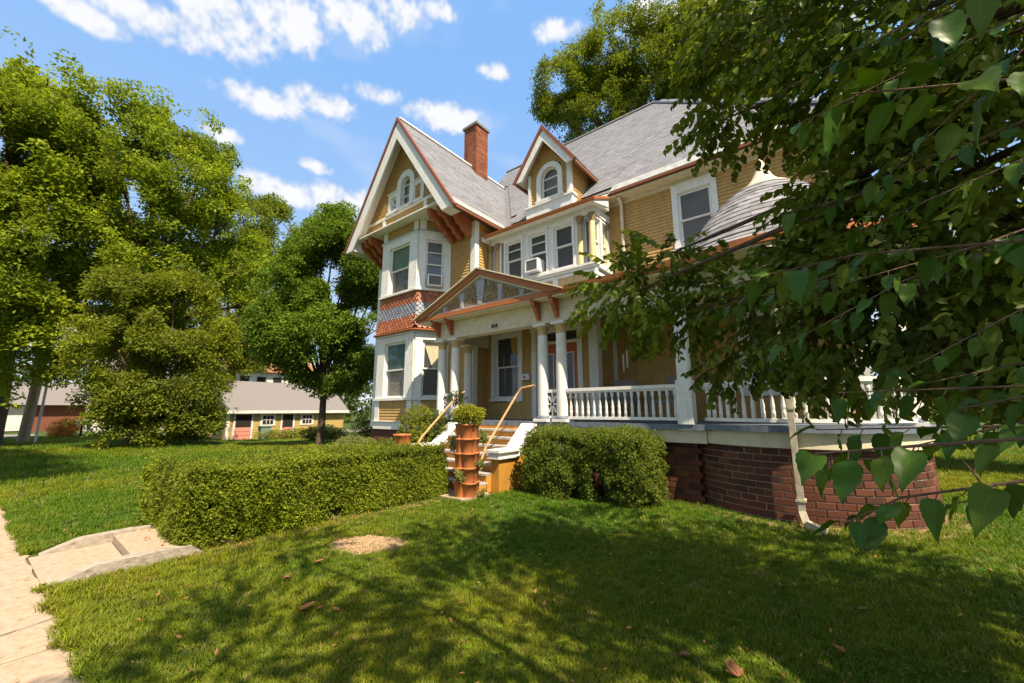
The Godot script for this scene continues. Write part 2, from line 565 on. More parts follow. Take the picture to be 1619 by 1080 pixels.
func band(st: SurfaceTool, t: Transform3D, inner: PackedVector2Array, outer: PackedVector2Array, z0: float, z1: float) -> void:
	for i in inner.size() - 1:
		var a := Vector3(inner[i].x, inner[i].y, 0)
		var b := Vector3(inner[i + 1].x, inner[i + 1].y, 0)
		var c := Vector3(outer[i].x, outer[i].y, 0)
		var d := Vector3(outer[i + 1].x, outer[i + 1].y, 0)
		var f := Vector3(0, 0, z1)
		var k := Vector3(0, 0, z0)
		quad(st, t * (c + f), t * (d + f), t * (b + f), t * (a + f))
		quad(st, t * (a + f), t * (b + f), t * (b + k), t * (a + k))
		quad(st, t * (d + f), t * (c + f), t * (c + k), t * (d + k))

func arch_window(o: Vector3, w: float, hs: float, side: float, parent: Node) -> void:
	var t := frame_of(o, Vector3.RIGHT, Vector3.BACK)
	var st := S()
	band(st, t, arch_pts(w, hs), arch_pts(w + side * 2, hs), -0.14, 0.06)
	tbox(st, t, Vector3(-w / 2 - side - 0.03, -0.08, -0.02), Vector3(w / 2 + side + 0.03, -0.001, 0.10))
	var f := part("window", st, M.white, parent)
	st = S()
	var wi := w - 0.004
	band(st, t, arch_pts(wi - 0.08, hs), arch_pts(wi, hs), -0.10, -0.065)
	for y in [0.03, hs * 0.5, hs]:
		tbox(st, t, Vector3(-wi / 2 + 0.04, y - 0.02, -0.098), Vector3(wi / 2 - 0.04, y + 0.02, -0.067))
	part("sash", st, M.white, f)
	st = S()
	prism(st, arch_pts(wi - 0.07, hs), t.origin + Vector3(0, 0, -0.15), Vector3.RIGHT, Vector3.UP, Vector3(0, 0, -0.02))
	part("window_shade", st, M.dark_room, f)
	st = S()
	var ps := arch_pts(wi - 0.07, hs)
	var idx := Geometry2D.triangulate_polygon(ps)
	for i in range(0, idx.size(), 3):
		tri(st, t * Vector3(ps[idx[i]].x, ps[idx[i]].y, -0.085), t * Vector3(ps[idx[i + 1]].x, ps[idx[i + 1]].y, -0.085), t * Vector3(ps[idx[i + 2]].x, ps[idx[i + 2]].y, -0.085))
	part("pane", st, M.glass, f)

# roofing laid row by row: o on the eave, u along it, v up the slope
func shingles(st: SurfaceTool, o: Vector3, u: Vector3, v: Vector3, n: Vector3, rows: int, expo: float, lim: Callable, dark := 1.0) -> void:
	for r in rows:
		var t := r * expo
		var l: Vector2 = lim.call(t)
		var s := l.x - rng.randf() * 0.25
		var rowtone := rng.randf_range(0.97, 1.03)
		while s < l.y:
			var e := s + rng.randf_range(0.16, 0.34)
			var a := maxf(s, l.x)
			var b := minf(e, l.y)
			if b - a > 0.01:
				var lift := rng.randf_range(0.009, 0.015)
				var g := rng.randf_range(0.215, 0.265) * rowtone * dark
				if rng.randf() < 0.14:
					g *= 0.84
				st.set_color(Color(g * 0.97, g * 0.985, g * 1.10))
				var p := o + v * t + n * lift
				var q := o + v * (t + expo * 1.03) + n * 0.006
				quad(st, q + u * a, q + u * b, p + u * b, p + u * a)
				quad(st, p + u * a, p + u * b, p + u * b - n * lift, p + u * a - n * lift)
			s = e

func piece(called: String, mesh: Mesh, mat: Material, parent: Node, t: Transform3D) -> MeshInstance3D:
	var o := mesh_part(called, mesh, mat, parent)
	o.transform = Transform3D(t.basis, t.origin - gpos(parent))
	return o

func box_mesh(lo: Vector3, hi: Vector3) -> ArrayMesh:
	var st := S()
	# a block with its front edges chamfered
	var c := minf(0.006, (hi.z - lo.z) * 0.3)
	tbox(st, Transform3D.IDENTITY, lo, Vector3(hi.x, hi.y, hi.z - c))
	var a := [Vector3(lo.x, hi.y, hi.z - c), Vector3(hi.x, hi.y, hi.z - c), Vector3(hi.x, lo.y, hi.z - c), Vector3(lo.x, lo.y, hi.z - c)]
	var b := [Vector3(lo.x + c, hi.y - c, hi.z), Vector3(hi.x - c, hi.y - c, hi.z), Vector3(hi.x - c, lo.y + c, hi.z), Vector3(lo.x + c, lo.y + c, hi.z)]
	quad(st, b[0], b[1], b[2], b[3])
	for i in 4:
		var j := (i + 1) % 4
		quad(st, a[i], a[j], b[j], b[i])
	st.generate_normals()
	return st.commit()

func bay_faces() -> Array:
	# [start, end] of each wall of the bay window in plan, left to right
	return [[Vector3(-12.78, 0, -8.76), Vector3(-12.18, 0, -7.85)], [Vector3(-12.18, 0, -7.85), Vector3(-10.18, 0, -7.85)], [Vector3(-10.18, 0, -7.85), Vector3(-9.58, 0, -8.76)]]

func build_bay() -> void:
	var faces := bay_faces()
	for i in 3:
		var a: Vector3 = faces[i][0]
		var b: Vector3 = faces[i][1]
		var u := (b - a).normalized()
		var n := u.cross(Vector3.UP)
		var l := a.distance_to(b)
		var w := 1.14 if i == 1 else 0.60
		var side := (l - w) / 2 - 0.012
		var mid := a + u * l / 2
		# storeys: glass from, glass to, white up to
		window(mid + Vector3(0, 2.0, 0), u, n, w, 1.84, side, 0.22, "screen_taupe" if i == 1 else "screen_dark", "shade_teal" if i == 1 else "dark_room", 0.5)
		window(mid + Vector3(0, 5.56, 0), u, n, w, 1.70, side, 0.24, "screen_dark" if i == 1 else "screen_grey", "shade_green" if i == 1 else "screen_grey", 0.5, [] if i == 1 else [1.27])
		if i > 0:
			var ct := frame_of(mid + Vector3(0, 2.0, 0), u, n)
			var cs := S(true)
			var x0 := -w / 2 + 0.04
			for k in 22:
				var f := k / 22.0
				var g := (k + 1) / 22.0
				var z0 := -0.078 + 0.010 * sin(k * 1.9)
				var z1 := -0.078 + 0.010 * sin((k + 1) * 1.9)
				if i == 1:
					quad(cs, ct * Vector3(x0 + f * (w - 0.08), 1.79, z0), ct * Vector3(x0 + g * (w - 0.08), 1.79, z1), ct * Vector3(x0 + g * (w - 0.08), 0.93, z1), ct * Vector3(x0 + f * (w - 0.08), 0.93, z0))
				else:
					# drawn aside towards the wall
					var p := [ct * Vector3(x0 + f * 0.52, 1.79, z0), ct * Vector3(x0 + g * 0.52, 1.79, z1), ct * Vector3(x0 + 0.30 + g * 0.22, 0.93, z1), ct * Vector3(x0 + 0.30 + f * 0.22, 0.93, z0)]
					quad(cs, p[0], p[1], p[2], p[3])
			part("curtain", cs, M.shade_teal if i == 1 else M.lace, house)
		var st := S()
		siding(st, a, u, n, 0.0, l, 1.24, 1.93)
		siding(st, a, u, n, 0.0, l, 7.52, 7.95)
		part("bay_siding", st, M.siding, house, "stuff")
		st = S()
		var t := frame_of(a, u, n)
		for s in [0.0, l - 0.26]:
			tboards("bay_post", t, [[Vector3(s + 0.01, 1.266, 0), Vector3(s + 0.25, 1.918, 0.035)]], M.white, house)
		for s in ([0.02, l - 0.24] if i == 1 else [0.02]):
			tboards("bay_post", t, [[Vector3(s, 7.576, 0), Vector3(s + 0.22, 7.95, 0.035)]], M.white, house)
		tboards("bay_trim", t, [[Vector3(-0.02, 1.0, -0.02), Vector3(l + 0.02, 1.235, 0.05)], [Vector3(-0.03, 1.236, -0.02), Vector3(l + 0.03, 1.265, 0.085)], [Vector3(-0.02, 4.06, -0.02), Vector3(l + 0.02, 4.134, 0.06)]], M.white, house)
		st = S()
		tbox(st, t, Vector3(-0.03, 7.54, -0.02), Vector3(l + 0.03, 7.575, 0.085))
		part("drip_cap", st, M.relief_ground, house)
	# the flared skirt of scale shingles between the storeys
	var st := S()
	var core := PackedVector2Array()
	for f in faces:
		core.append(Vector2(f[0].x, f[0].z))
	core.append(Vector2(-9.58, -8.76))
	prism(st, core, Vector3(0, 4.17, 0), Vector3.RIGHT, Vector3.BACK, Vector3(0, 1.28, 0))
	var skirt := part("shingle_skirt", st, M.scale_red1, house)
	st = S()
	var sc := PackedVector2Array([Vector2(-0.076, 0.17), Vector2(-0.076, 0.082), Vector2(-0.062, 0.044), Vector2(-0.034, 0.012), Vector2(0, 0), Vector2(0.034, 0.012), Vector2(0.062, 0.044), Vector2(0.076, 0.082), Vector2(0.076, 0.17)])
	prism(st, sc, Vector3.ZERO, Vector3.RIGHT, Vector3.UP, Vector3(0, 0, 0.024))
	st.generate_normals()
	var scale_mesh := st.commit()
	for i in [1, 2]:
		var a: Vector3 = faces[i][0]
		var b: Vector3 = faces[i][1]
		var u := (b - a).normalized()
		var n := u.cross(Vector3.UP)
		var l := a.distance_to(b)
		for r in 14:
			var y := 5.33 - r * 0.087
			var f := (5.42 - y) / 1.25
			var out := 0.015 + 0.17 * f * f
			var lean := 0.22 + 0.26 * f
			var cols := int((l + out * 0.8) / 0.158)
			for c in cols + 1:
				var s := (c - (0.5 if r % 2 else 0.0) + 0.25) * (l + 0.03) / cols
				if s < -0.03 or s > l + 0.06:
					continue
				var blue := r in [4, 5, 6, 7, 8]
				var mat: Material = M["%s%d" % ["scale_blue" if blue else "scale_red", rng.randi() % 3]]
				var bs := Basis(u, Vector3.UP, n) * Basis(Vector3.RIGHT, -lean) * Basis(Vector3.BACK, rng.randf_range(-0.03, 0.03))
				piece("shingle", scale_mesh, mat, skirt, Transform3D(bs, a + u * s + n * out + Vector3(0, y - 0.02, 0)))
	st = S()
	for i in 3:
		var a: Vector3 = faces[i][0]
		var b: Vector3 = faces[i][1]
		var t := frame_of(a, (b - a).normalized(), (b - a).normalized().cross(Vector3.UP))
		tbox(st, t, Vector3(-0.06, 4.135, 0.0), Vector3(a.distance_to(b) + 0.06, 4.175, 0.20))
	part("skirt_ledge", st, M.bracket, house)

func scroll(o: Vector3, out: Vector3, side: Vector3, reach: float, drop: float, wide: float, parent: Node) -> void:
	# a sawn bracket: full at the wall, scrolled towards the front
	var p := PackedVector2Array([Vector2(0, 0), Vector2(reach, 0), Vector2(reach, -drop * 0.22), Vector2(reach * 0.93, -drop * 0.34), Vector2(reach * 0.78, -drop * 0.34), Vector2(reach * 0.66, -drop * 0.45), Vector2(reach * 0.58, -drop * 0.62), Vector2(reach * 0.42, -drop * 0.66), Vector2(reach * 0.36, -drop * 0.84), Vector2(reach * 0.2, -drop * 0.9), Vector2(reach * 0.12, -drop), Vector2(0, -drop)])
	var st := S()
	prism(st, p, o - side * wide / 2, out, Vector3.UP, side * wide)
	tbox(st, Transform3D(Basis(side, Vector3.UP, out), o), Vector3(-wide * 0.72, 0, 0), Vector3(wide * 0.72, 0.04, reach + 0.03))
	part("bracket", st, M.bracket, parent)

func build_wing() -> void:
	var z := -8.76
	wall("front_siding", Vector3(0, 0, z), Vector3.RIGHT, Vector3.BACK, -13.74, -8.46, 1.24, 7.96, [Rect2(-12.76, 1.2, 3.16, 6.8)])
	wall("side_siding", Vector3(-8.46, 0, 0), Vector3.FORWARD, Vector3.RIGHT, 8.76, 10.4, 1.24, 7.75)
	wall("side_siding", Vector3(-13.74, 0, 0), Vector3.BACK, Vector3.LEFT, -17.0, -8.76, 1.24, 7.9)
	wall("front_siding", Vector3(0, 0, -12.2), Vector3.RIGHT, Vector3.BACK, -15.3, -13.72, 1.24, 6.6)
	wall("side_siding", Vector3(-15.3, 0, 0), Vector3.BACK, Vector3.LEFT, -17.0, -12.2, 1.24, 6.6)
	var st := S()
	# corner boards, water table
	bx(st, -8.62, -8.437, 1.26, 7.7, z, z + 0.045)
	bx(st, -8.46, -8.415, 1.26, 7.7, -8.90, z + 0.0445)
	part("corner_board", st, M.white, house)
	boards("corner_board", [[-13.76, -13.58, 1.266, 7.9, z, z + 0.045], [-15.32, -15.14, 1.266, 6.6, -12.2, -12.155]], M.white, house)
	boards("water_table", [[-13.80, -12.79, 1.0, 1.235, z - 0.1, z + 0.05], [-9.57, -8.40, 1.0, 1.235, z - 0.1, z + 0.05], [-13.84, -12.80, 1.236, 1.265, z - 0.1, z + 0.085], [-15.36, -13.80, 1.0, 1.235, -12.3, -12.15], [-15.40, -13.80, 1.236, 1.265, -12.3, -12.11]], M.white, house)
	st = S()
	bx(st, -13.76, -8.5, -0.4, 0.998, -17.0, z + 0.02)
	bx(st, -15.3, -13.77, -0.4, 0.998, -17.0, -12.2)
	prism(st, PackedVector2Array([Vector2(-12.78, -8.74), Vector2(-12.2, -7.86), Vector2(-10.2, -7.86), Vector2(-9.6, -8.74)]), Vector3(0, -0.4, 0), Vector3.RIGHT, Vector3.BACK, Vector3(0, 1.397, 0))
	part("foundation", st, M.foundation, house)
	# bump-out roof at the far left
	st = S()
	bx(st, -15.6, -13.6, 6.6, 6.7, -17.0, -11.8)
	prism(st, PackedVector2Array([Vector2(-15.6, 6.701), Vector2(-13.6, 8.4), Vector2(-13.6, 6.701)]), Vector3(0, 0, -11.8), Vector3.RIGHT, Vector3.UP, Vector3(0, 0, -5.2))
	part("lean_to_roof", st, M.roof_deck, house)
	build_bay()
	# ---- the gable over the bay
	var gz := -7.85
	var cx := -11.05
	var lim := func(y: float) -> Vector2: return Vector2(cx - (11.75 - y) / 1.43, cx + (11.75 - y) / 1.43)
	var g := wall("gable_siding", Vector3(0, 0, gz), Vector3.RIGHT, Vector3.BACK, -14, -8, 8.0, 11.6, [Rect2(-11.9, 8.6, 1.75, 0.75), Rect2(-11.3, 8.6, 0.6, 1.2)], lim)
	st = S()
	bx(st, -13.66, -8.46, 7.95, 7.998, z + 0.02, -7.46)
	part("gable_soffit", st, M.white, house)
	boards("gable_trim", [[-13.62, -8.5, 7.999, 8.20, gz, gz + 0.05], [-13.2, -8.9, 8.54, 8.63, gz, gz + 0.055], [-12.3, -12.14, 8.201, 8.539, gz, gz + 0.045], [-9.95, -9.79, 8.201, 8.539, gz, gz + 0.045]], M.white, house)
	arch_window(Vector3(-11.0, 8.72, gz), 0.52, 0.86, 0.24, g)
	for x in [-11.7, -10.3]:
		window(Vector3(x, 8.72, gz), Vector3.RIGHT, Vector3.BACK, 0.30, 0.56, 0.17, 0.16, "dark_room", "dark_room", 0.5, [], g)
	# sawn brackets under the overhang, three each side
	for i in 3:
		for sgn in [-1.0, 1.0]:
			var x: float = cx + sgn * (1.66 + 0.37 * i) - (0.0 if sgn > 0 else 0.05)
			scroll(Vector3(x, 7.949, z + 0.05), Vector3.BACK, Vector3.RIGHT, 1.12 - 0.06 * i, 0.78, 0.14, house)
	# ---- roof
	var rz := -7.44
	st = S()
	for sgn in [-1.0, 1.0]:
		var a := Vector3(cx, 11.93, 0)
		var b := Vector3(cx + sgn * 3.02, 7.62, 0)
		var pts := PackedVector2Array([Vector2(a.x, a.y), Vector2(b.x, b.y), Vector2(b.x - sgn * 0.08, b.y - 0.04), Vector2(a.x, a.y - 0.18)])
		prism(st, pts, Vector3(0, 0, rz + 0.03), Vector3.RIGHT, Vector3.UP, Vector3(0, 0, -9.6))
	var roof := part("wing_roof", st, M.white, house)
	st = S()
	var v := Vector3(-3.02, 4.31, 0).normalized()
	var nn := Vector3(4.31, 3.02, 0).normalized()
	var eave := Vector3(cx + 3.02, 7.62, rz + 0.02)
	var vl := func(t: float) -> Vector2:
		var y := 7.62 + t * v.y
		return Vector2(0.0, 2.7 + maxf(0.0, y - 7.75) / 1.222)
	shingles(st, eave + nn * 0.006 + v * 0.12, Vector3.FORWARD, v, nn, 34, 0.15, vl)
	part("shingles", st, M.shingle, roof, "stuff")
	st = S()
	var v2 := Vector3(3.02, 4.31, 0).normalized()
	var n2 := Vector3(-4.31, 3.02, 0).normalized()
	var wl := func(_t: float) -> Vector2: return Vector2(0.0, 8.8)
	shingles(st, Vector3(cx - 3.02, 7.62, rz + 0.02) + n2 * 0.006, Vector3.FORWARD, v2, n2, 35, 0.15, wl)
	part("shingles", st, M.shingle, roof, "stuff")
	st = S()
	bar(st, Vector3(cx, 11.955, rz + 0.02), Vector3(cx, 11.955, -13.3), 0.16, 0.05)
	part("ridge_cap", st, M.shingle, roof)
	# bargeboards with the painted crown strip
	for sgn in [-1.0, 1.0]:
		var st1 := S()
		prism(st1, PackedVector2Array([Vector2(cx, 11.97), Vector2(cx + sgn * 3.09, 7.55), Vector2(cx + sgn * 2.975, 7.55), Vector2(cx, 11.80)]), Vector3(0, 0, rz), Vector3.RIGHT, Vector3.UP, Vector3(0, 0, 0.10))
		part("crown_strip", st1, M.crown_trim, house)
		st1 = S()
		prism(st1, PackedVector2Array([Vector2(cx, 11.795), Vector2(cx + sgn * 2.97, 7.551), Vector2(cx + sgn * 2.5, 7.551), Vector2(cx, 11.13)]), Vector3(0, 0, rz + 0.001), Vector3.RIGHT, Vector3.UP, Vector3(0, 0, 0.06))
		prism(st1, PackedVector2Array([Vector2(cx + sgn * 2.88, 7.555), Vector2(cx + sgn * 2.88, 7.63), Vector2(cx + sgn * 2.45, 7.94), Vector2(cx + sgn * 2.45, 7.555)]), Vector3(0, 0, rz), Vector3.RIGHT, Vector3.UP, Vector3(0, 0, -0.38))
		part("bargeboard", st1, M.white, house)
	# eave on the right: metal apron, gutter, soffit
	st = S()
	quad(st, eave + nn * 0.03 + v * 0.34, eave + nn * 0.03 + v * 0.34 + Vector3(0, 0, -2.45), eave + nn * 0.03 + Vector3(0, 0, -2.45), eave + nn * 0.03)
	quad(st, eave + nn * 0.03, eave + nn * 0.03 + Vector3(0, 0, -2.45), eave - nn * 0.02 + Vector3(0, 0, -2.45), eave - nn * 0.02)
	part("flashing", st, M.flashing, roof)
	st = S()
	bx(st, eave.x - 0.06, eave.x + 0.02, 7.53, 7.60, -9.95, rz - 0.02)
	part("gutter", st, M.crown_trim, house)
	st = S()
	quad(st, Vector3(-8.46, 7.78, -7.5), Vector3(-8.46, 7.78, -10.0), Vector3(eave.x - 0.06, 7.49, -10.0), Vector3(eave.x - 0.06, 7.49, -7.5))
	part("soffit", st, M.white, house)

func build_main() -> void:
	var z := -10.4
	wall("front_siding", Vector3(0, 0, z), Vector3.RIGHT, Vector3.BACK, -4.6, 0.65, 1.24, 7.74, [Rect2(-2.75, 5.6, 1.1, 1.85), Rect2(-1.5, 1.9, 1.2, 2.0)])
	wall("side_siding", Vector3(0.65, 0, 0), Vector3.FORWARD, Vector3.RIGHT, 10.4, 20.0, 1.24, 7.74)
	var st := S()
	bx(st, -13.7, 0.64, 1.2, 7.6, -20.1, -20.0)
	part("rear_wall", st, M.siding, house)
	st = S()
	bx(st, -4.55, 0.66, -0.4, 1.23, -20.0, z + 0.02)
	part("foundation", st, M.foundation, house)
	window(Vector3(-2.2, 5.72, z), Vector3.RIGHT, Vector3.BACK, 0.82, 1.56, 0.14, 0.2, "dark_room", "dark_room")
	window(Vector3(-0.9, 1.98, z), Vector3.RIGHT, Vector3.BACK, 0.95, 1.8, 0.14, 0.2, "screen_dark", "screen_dark")
	st = S()
	bx(st, 0.48, 0.672, 1.24, 7.6, z, z + 0.04)
	part("corner_board", st, M.white, house)
	for i in 3:
		scroll(Vector3(0.6, 7.0 - i * 1.2, z + 0.05), Vector3.BACK, Vector3.RIGHT, 0.42, 0.5, 0.14, house)
	# ---- roof
	var e0 := Vector3(-8.0, 7.75, -10.0)
	var slope := 6.72 / 5.5
	var top := 14.47
	st = S()
	var a := Vector3(-14.0, 7.70, -9.98)
	var b := Vector3(1.05, 7.70, -9.98)
	var c := Vector3(-4.45, top, -15.5)
	var d := Vector3(-12.6, top, -15.5)
	var e := Vector3(1.05, 7.70, -21.0)
	var f := Vector3(-14.0, 7.70, -21.0)
	quad(st, d, c, b, Vector3(-8.4, 7.70, -9.98))
	tri(st, d, Vector3(-8.4, 7.70, -9.98), Vector3(-13.0, 9.0, -14.5))
	tri(st, c, e, b)
	quad(st, c, d, f, e)
	tri(st, d, Vector3(-13.0, 9.0, -14.5), f)
	var roof := part("main_roof", st, M.roof_deck, house)
	st = S()
	var v := Vector3(0, slope, -1).normalized()
	var n := Vector3(0, 1, slope).normalized()
	var lim := func(t: float) -> Vector2:
		var y := 7.75 + t * v.y
		var lo := -8.03 - (y - 7.7) / 1.427 - 0.05 if y < 11.9 else -12.5
		if y < 8.3:
			lo = maxf(lo, -8.2)
		return Vector2(lo, 1.05 - (y - 7.75) / slope)
	shingles(st, Vector3(0, 7.77, -9.985) + v * 0.34, Vector3.RIGHT, v, n, 53, 0.157, lim)
	part("shingles", st, M.shingle, roof, "stuff")
	st = S()
	var vr := Vector3(-1, slope, 0).normalized()
	var nr := Vector3(slope, 1, 0).normalized()
	var limr := func(t: float) -> Vector2:
		var y := t * vr.y
		return Vector2(10.0 + y / slope, 21.0 - y / slope)
	shingles(st, Vector3(1.06, 7.77, 0), Vector3.FORWARD, vr, nr, 54, 0.157, limr)
	part("shingles", st, M.shingle, roof, "stuff")
	st = S()
	bar(st, Vector3(1.05, 7.80, -9.98), c + Vector3(0, 0.045, 0), 0.2, 0.05)
	bar(st, c + Vector3(0, 0.04, 0), d + Vector3(0, 0.04, 0), 0.2, 0.05)
	part("ridge_cap", st, M.flashing, roof)
	# metal apron along the eave, gutter, soffit
	st = S()
	var o := Vector3(0, 7.755, -9.97)
	quad(st, o + Vector3(-4.3, 0, 0) + v * 0.40 + n * 0.02, o + Vector3(0.72, 0, 0) + v * 0.40 + n * 0.02, o + Vector3(1.05, 0, 0) + n * 0.02, o + Vector3(-4.3, 0, 0) + n * 0.02)
	part("flashing", st, M.flashing, roof)
	st = S()
	bx(st, -4.3, 1.05, 7.68, 7.75, -10.02, -9.94)
	part("gutter", st, M.crown_trim, house)
	st = S()
	bx(st, -4.55, 1.05, 7.62, 7.66, -10.44, -10.021)
	bx(st, -4.55, 0.65, 7.5, 7.619, -10.4, -10.36)
	part("soffit", st, M.cream, house)
	# chimney
	st = S()
	var ch := Vector3(-11.08, 0, -11.45)
	for r in 34:
		var y := 11.2 + r * 0.078
		var off := 0.0 if r % 2 else 0.11
		for side in 4:
			var t := Transform3D(Basis(Vector3.UP, side * PI / 2), ch + Vector3(0, y, 0))
			for k in 3:
				var s := -0.36 + k * 0.245 + off * 0.5
				var g := rng.randf_range(0.55, 1.2)
				st.set_color(Color(0.40 * g, 0.135 * g, 0.07 * g))
				tbox(st, t, Vector3(s, 0, 0.30), Vector3(minf(s + 0.222, 0.37), 0.060, 0.37 + rng.randf_range(-0.004, 0.004)))
	var chim := part("chimney", st, M.chimney_brick, house, "stuff")
	st = S()
	bx(st, ch.x - 0.355, ch.x + 0.355, 11.0, 13.84, ch.z - 0.355, ch.z + 0.355)
	part("mortar", st, M.mortar, chim)
	st = S()
	bx(st, ch.x - 0.43, ch.x + 0.43, 13.842, 13.95, ch.z - 0.43, ch.z + 0.43)
	part("chimney_cap", st, M.stone_cap, chim)
	# downspout beside the sunroom
	st = S(true)
	tube(st, [Vector3(-4.12, 7.62, -10.1), Vector3(-4.12, 7.45, -10.3), Vector3(-4.12, 4.9, -10.3)], [0.05, 0.05, 0.05], 8)
	part("downspout", st, M.cream, house)

func build_sunroom() -> void:
	var z := -9.38
	var x0 := -8.44
	var x1 := -4.55
	var st := S()
	# main window band: frieze above, sill below, posts between
	boards("sunroom_frieze", [[x0, x1, 6.98, 7.22, z - 0.1, z + 0.02], [x1 - 0.1, x1 + 0.02, 6.98, 7.22, -10.38, z - 0.101]], M.white, house)
	boards("sunroom_sill", [[x0, x1 + 0.03, 5.40, 5.47, z - 0.1, z + 0.06], [x0, x1 + 0.08, 5.471, 5.53, z - 0.1, z + 0.12], [x1 - 0.1, x1 + 0.08, 5.40, 5.53, -10.38, z - 0.101], [x0, x1 + 0.02, 5.30, 5.38, z - 0.1, z + 0.03], [x0, x1 + 0.02, 4.70, 4.95, z - 0.1, z + 0.03]], M.white, house)
	var posts := [[x1 - 0.02, x1 + 0.021, 4.951, 5.299, -10.38, z - 0.101], [x1 - 0.10, x1, 5.531, 6.979, z - 0.52, z - 0.40], [x1 - 0.10, x1, 5.531, 6.979, -10.38, -10.25]]
	for x in [x0, -7.2, -5.9, x1 - 0.14]:
		posts.append([x, x + 0.16, 4.951, 5.299, z - 0.1, z + 0.03])
	for x in [-7.95, -6.9, -5.99, -5.08]:
		posts.append([x - 0.08, x + 0.08, 5.531, 6.979, z - 0.12, z - 0.005])
	boards("sunroom_post", posts, M.white, house)
	boards("panel", [[x0, x1, 4.952, 5.298, z - 0.1, z], [x0, x1, 5.381, 5.399, z - 0.1, z], [x0 - 0.02, -7.9, 5.531, 6.979, z - 0.5, z - 0.46]], M.tan, house)
	var xs := [-7.36, -6.435, -5.535]
	for i in 3:
		window(Vector3(xs[i], 5.60, z - 0.005), Vector3.RIGHT, Vector3.BACK, 0.64, 1.30, 0.06, 0.07, "screen_dark", "screen_dark", 0.52, [1.0] if i < 2 else [])
	for i in 2:
		window(Vector3([-8.2, -4.85][i], 5.57, z - 0.12), Vector3.RIGHT, Vector3.BACK, [0.2, 0.22][i], 1.36, 0.04, 0.03, "screen_grey", "screen_grey", 0.98)
	window(Vector3(x1 - 0.05, 5.6, z - 0.25), Vector3.FORWARD, Vector3.RIGHT, 0.34, 1.3, 0.03, 0.04, "screen_grey", "screen_grey", 0.5)
	window(Vector3(x1 - 0.05, 5.6, z - 0.70), Vector3.FORWARD, Vector3.RIGHT, 0.36, 1.3, 0.03, 0.04, "screen_dark", "screen_dark", 0.5)
	for p in [Vector3(-8.36, 5.53, z - 0.02), Vector3(-8.02, 5.53, z - 0.02), Vector3(-5.0, 5.53, z - 0.02), Vector3(-4.62, 5.53, z - 0.02), Vector3(-4.62, 5.53, -10.3)]:
		st = S(true)
		lathe(st, [Vector2(0.0, 0.0), Vector2(0.095, 0.0), Vector2(0.095, 0.05), Vector2(0.078, 0.07), Vector2(0.072, 1.22), Vector2(0.0, 1.22)], p, 14)
		var col := part("sunroom_column", st, M.tan, house)
		st = S(true)
		lathe(st, [Vector2(0.075, 1.22), Vector2(0.085, 1.24), Vector2(0.08, 1.30), Vector2(0.11, 1.40), Vector2(0.12, 1.449), Vector2(0.0, 1.449)], p, 14)
		part("capital", st, M.capital, col)
	# roof of the sunroom, gutter
	st = S()
	prism(st, PackedVector2Array([Vector2(-9.04, 7.14), Vector2(-9.04, 7.21), Vector2(-10.1, 7.82), Vector2(-10.1, 7.25)]), Vector3(-8.3, 0, 0), Vector3.BACK, Vector3.UP, Vector3(3.9, 0, 0))
	var roof := part("sunroom_roof", st, M.white, house)
	st = S()
	var v := Vector3(0, 0.61, -1.06).normalized()
	var n := Vector3(0, 1.06, 0.61).normalized()
	var lim := func(_t: float) -> Vector2: return Vector2(-8.3, -4.38)
	shingles(st, Vector3(0, 7.215, -9.04) + v * 0.1, Vector3.RIGHT, v, n, 8, 0.15, lim)
	part("shingles", st, M.shingle, roof, "stuff")
	st = S()
	quad(st, Vector3(-8.3, 7.225, -9.03) + v * 0.14, Vector3(-4.38, 7.225, -9.03) + v * 0.14, Vector3(-4.38, 7.225, -9.03), Vector3(-8.3, 7.225, -9.03))
	part("flashing", st, M.flashing, roof)
	st = S()
	prism(st, PackedVector2Array([Vector2(0, 0), Vector2(0, 0.10), Vector2(0.09, 0.11), Vector2(0.08, 0.04), Vector2(0.05, 0)]), Vector3(-8.32, 7.14, -9.06), Vector3.BACK, Vector3.UP * 0.75, Vector3(3.98, 0, 0))
	bar(st, Vector3(-4.36, 7.19, -9.02), Vector3(-4.36, 7.6, -9.96), 0.06, 0.07)
	part("gutter", st, M.copper, house)
	st = S()
	prism(st, PackedVector2Array([Vector2(-9.08, 7.1), Vector2(-9.08, 7.2), Vector2(-9.98, 7.62), Vector2(-9.98, 7.32)]), Vector3(-4.46, 0, 0), Vector3.BACK, Vector3.UP, Vector3(0.09, 0, 0))
	bx(st, -8.42, -8.30, 7.06, 7.22, -9.3, -9.0)
	part("gutter_return", st, M.white, house)

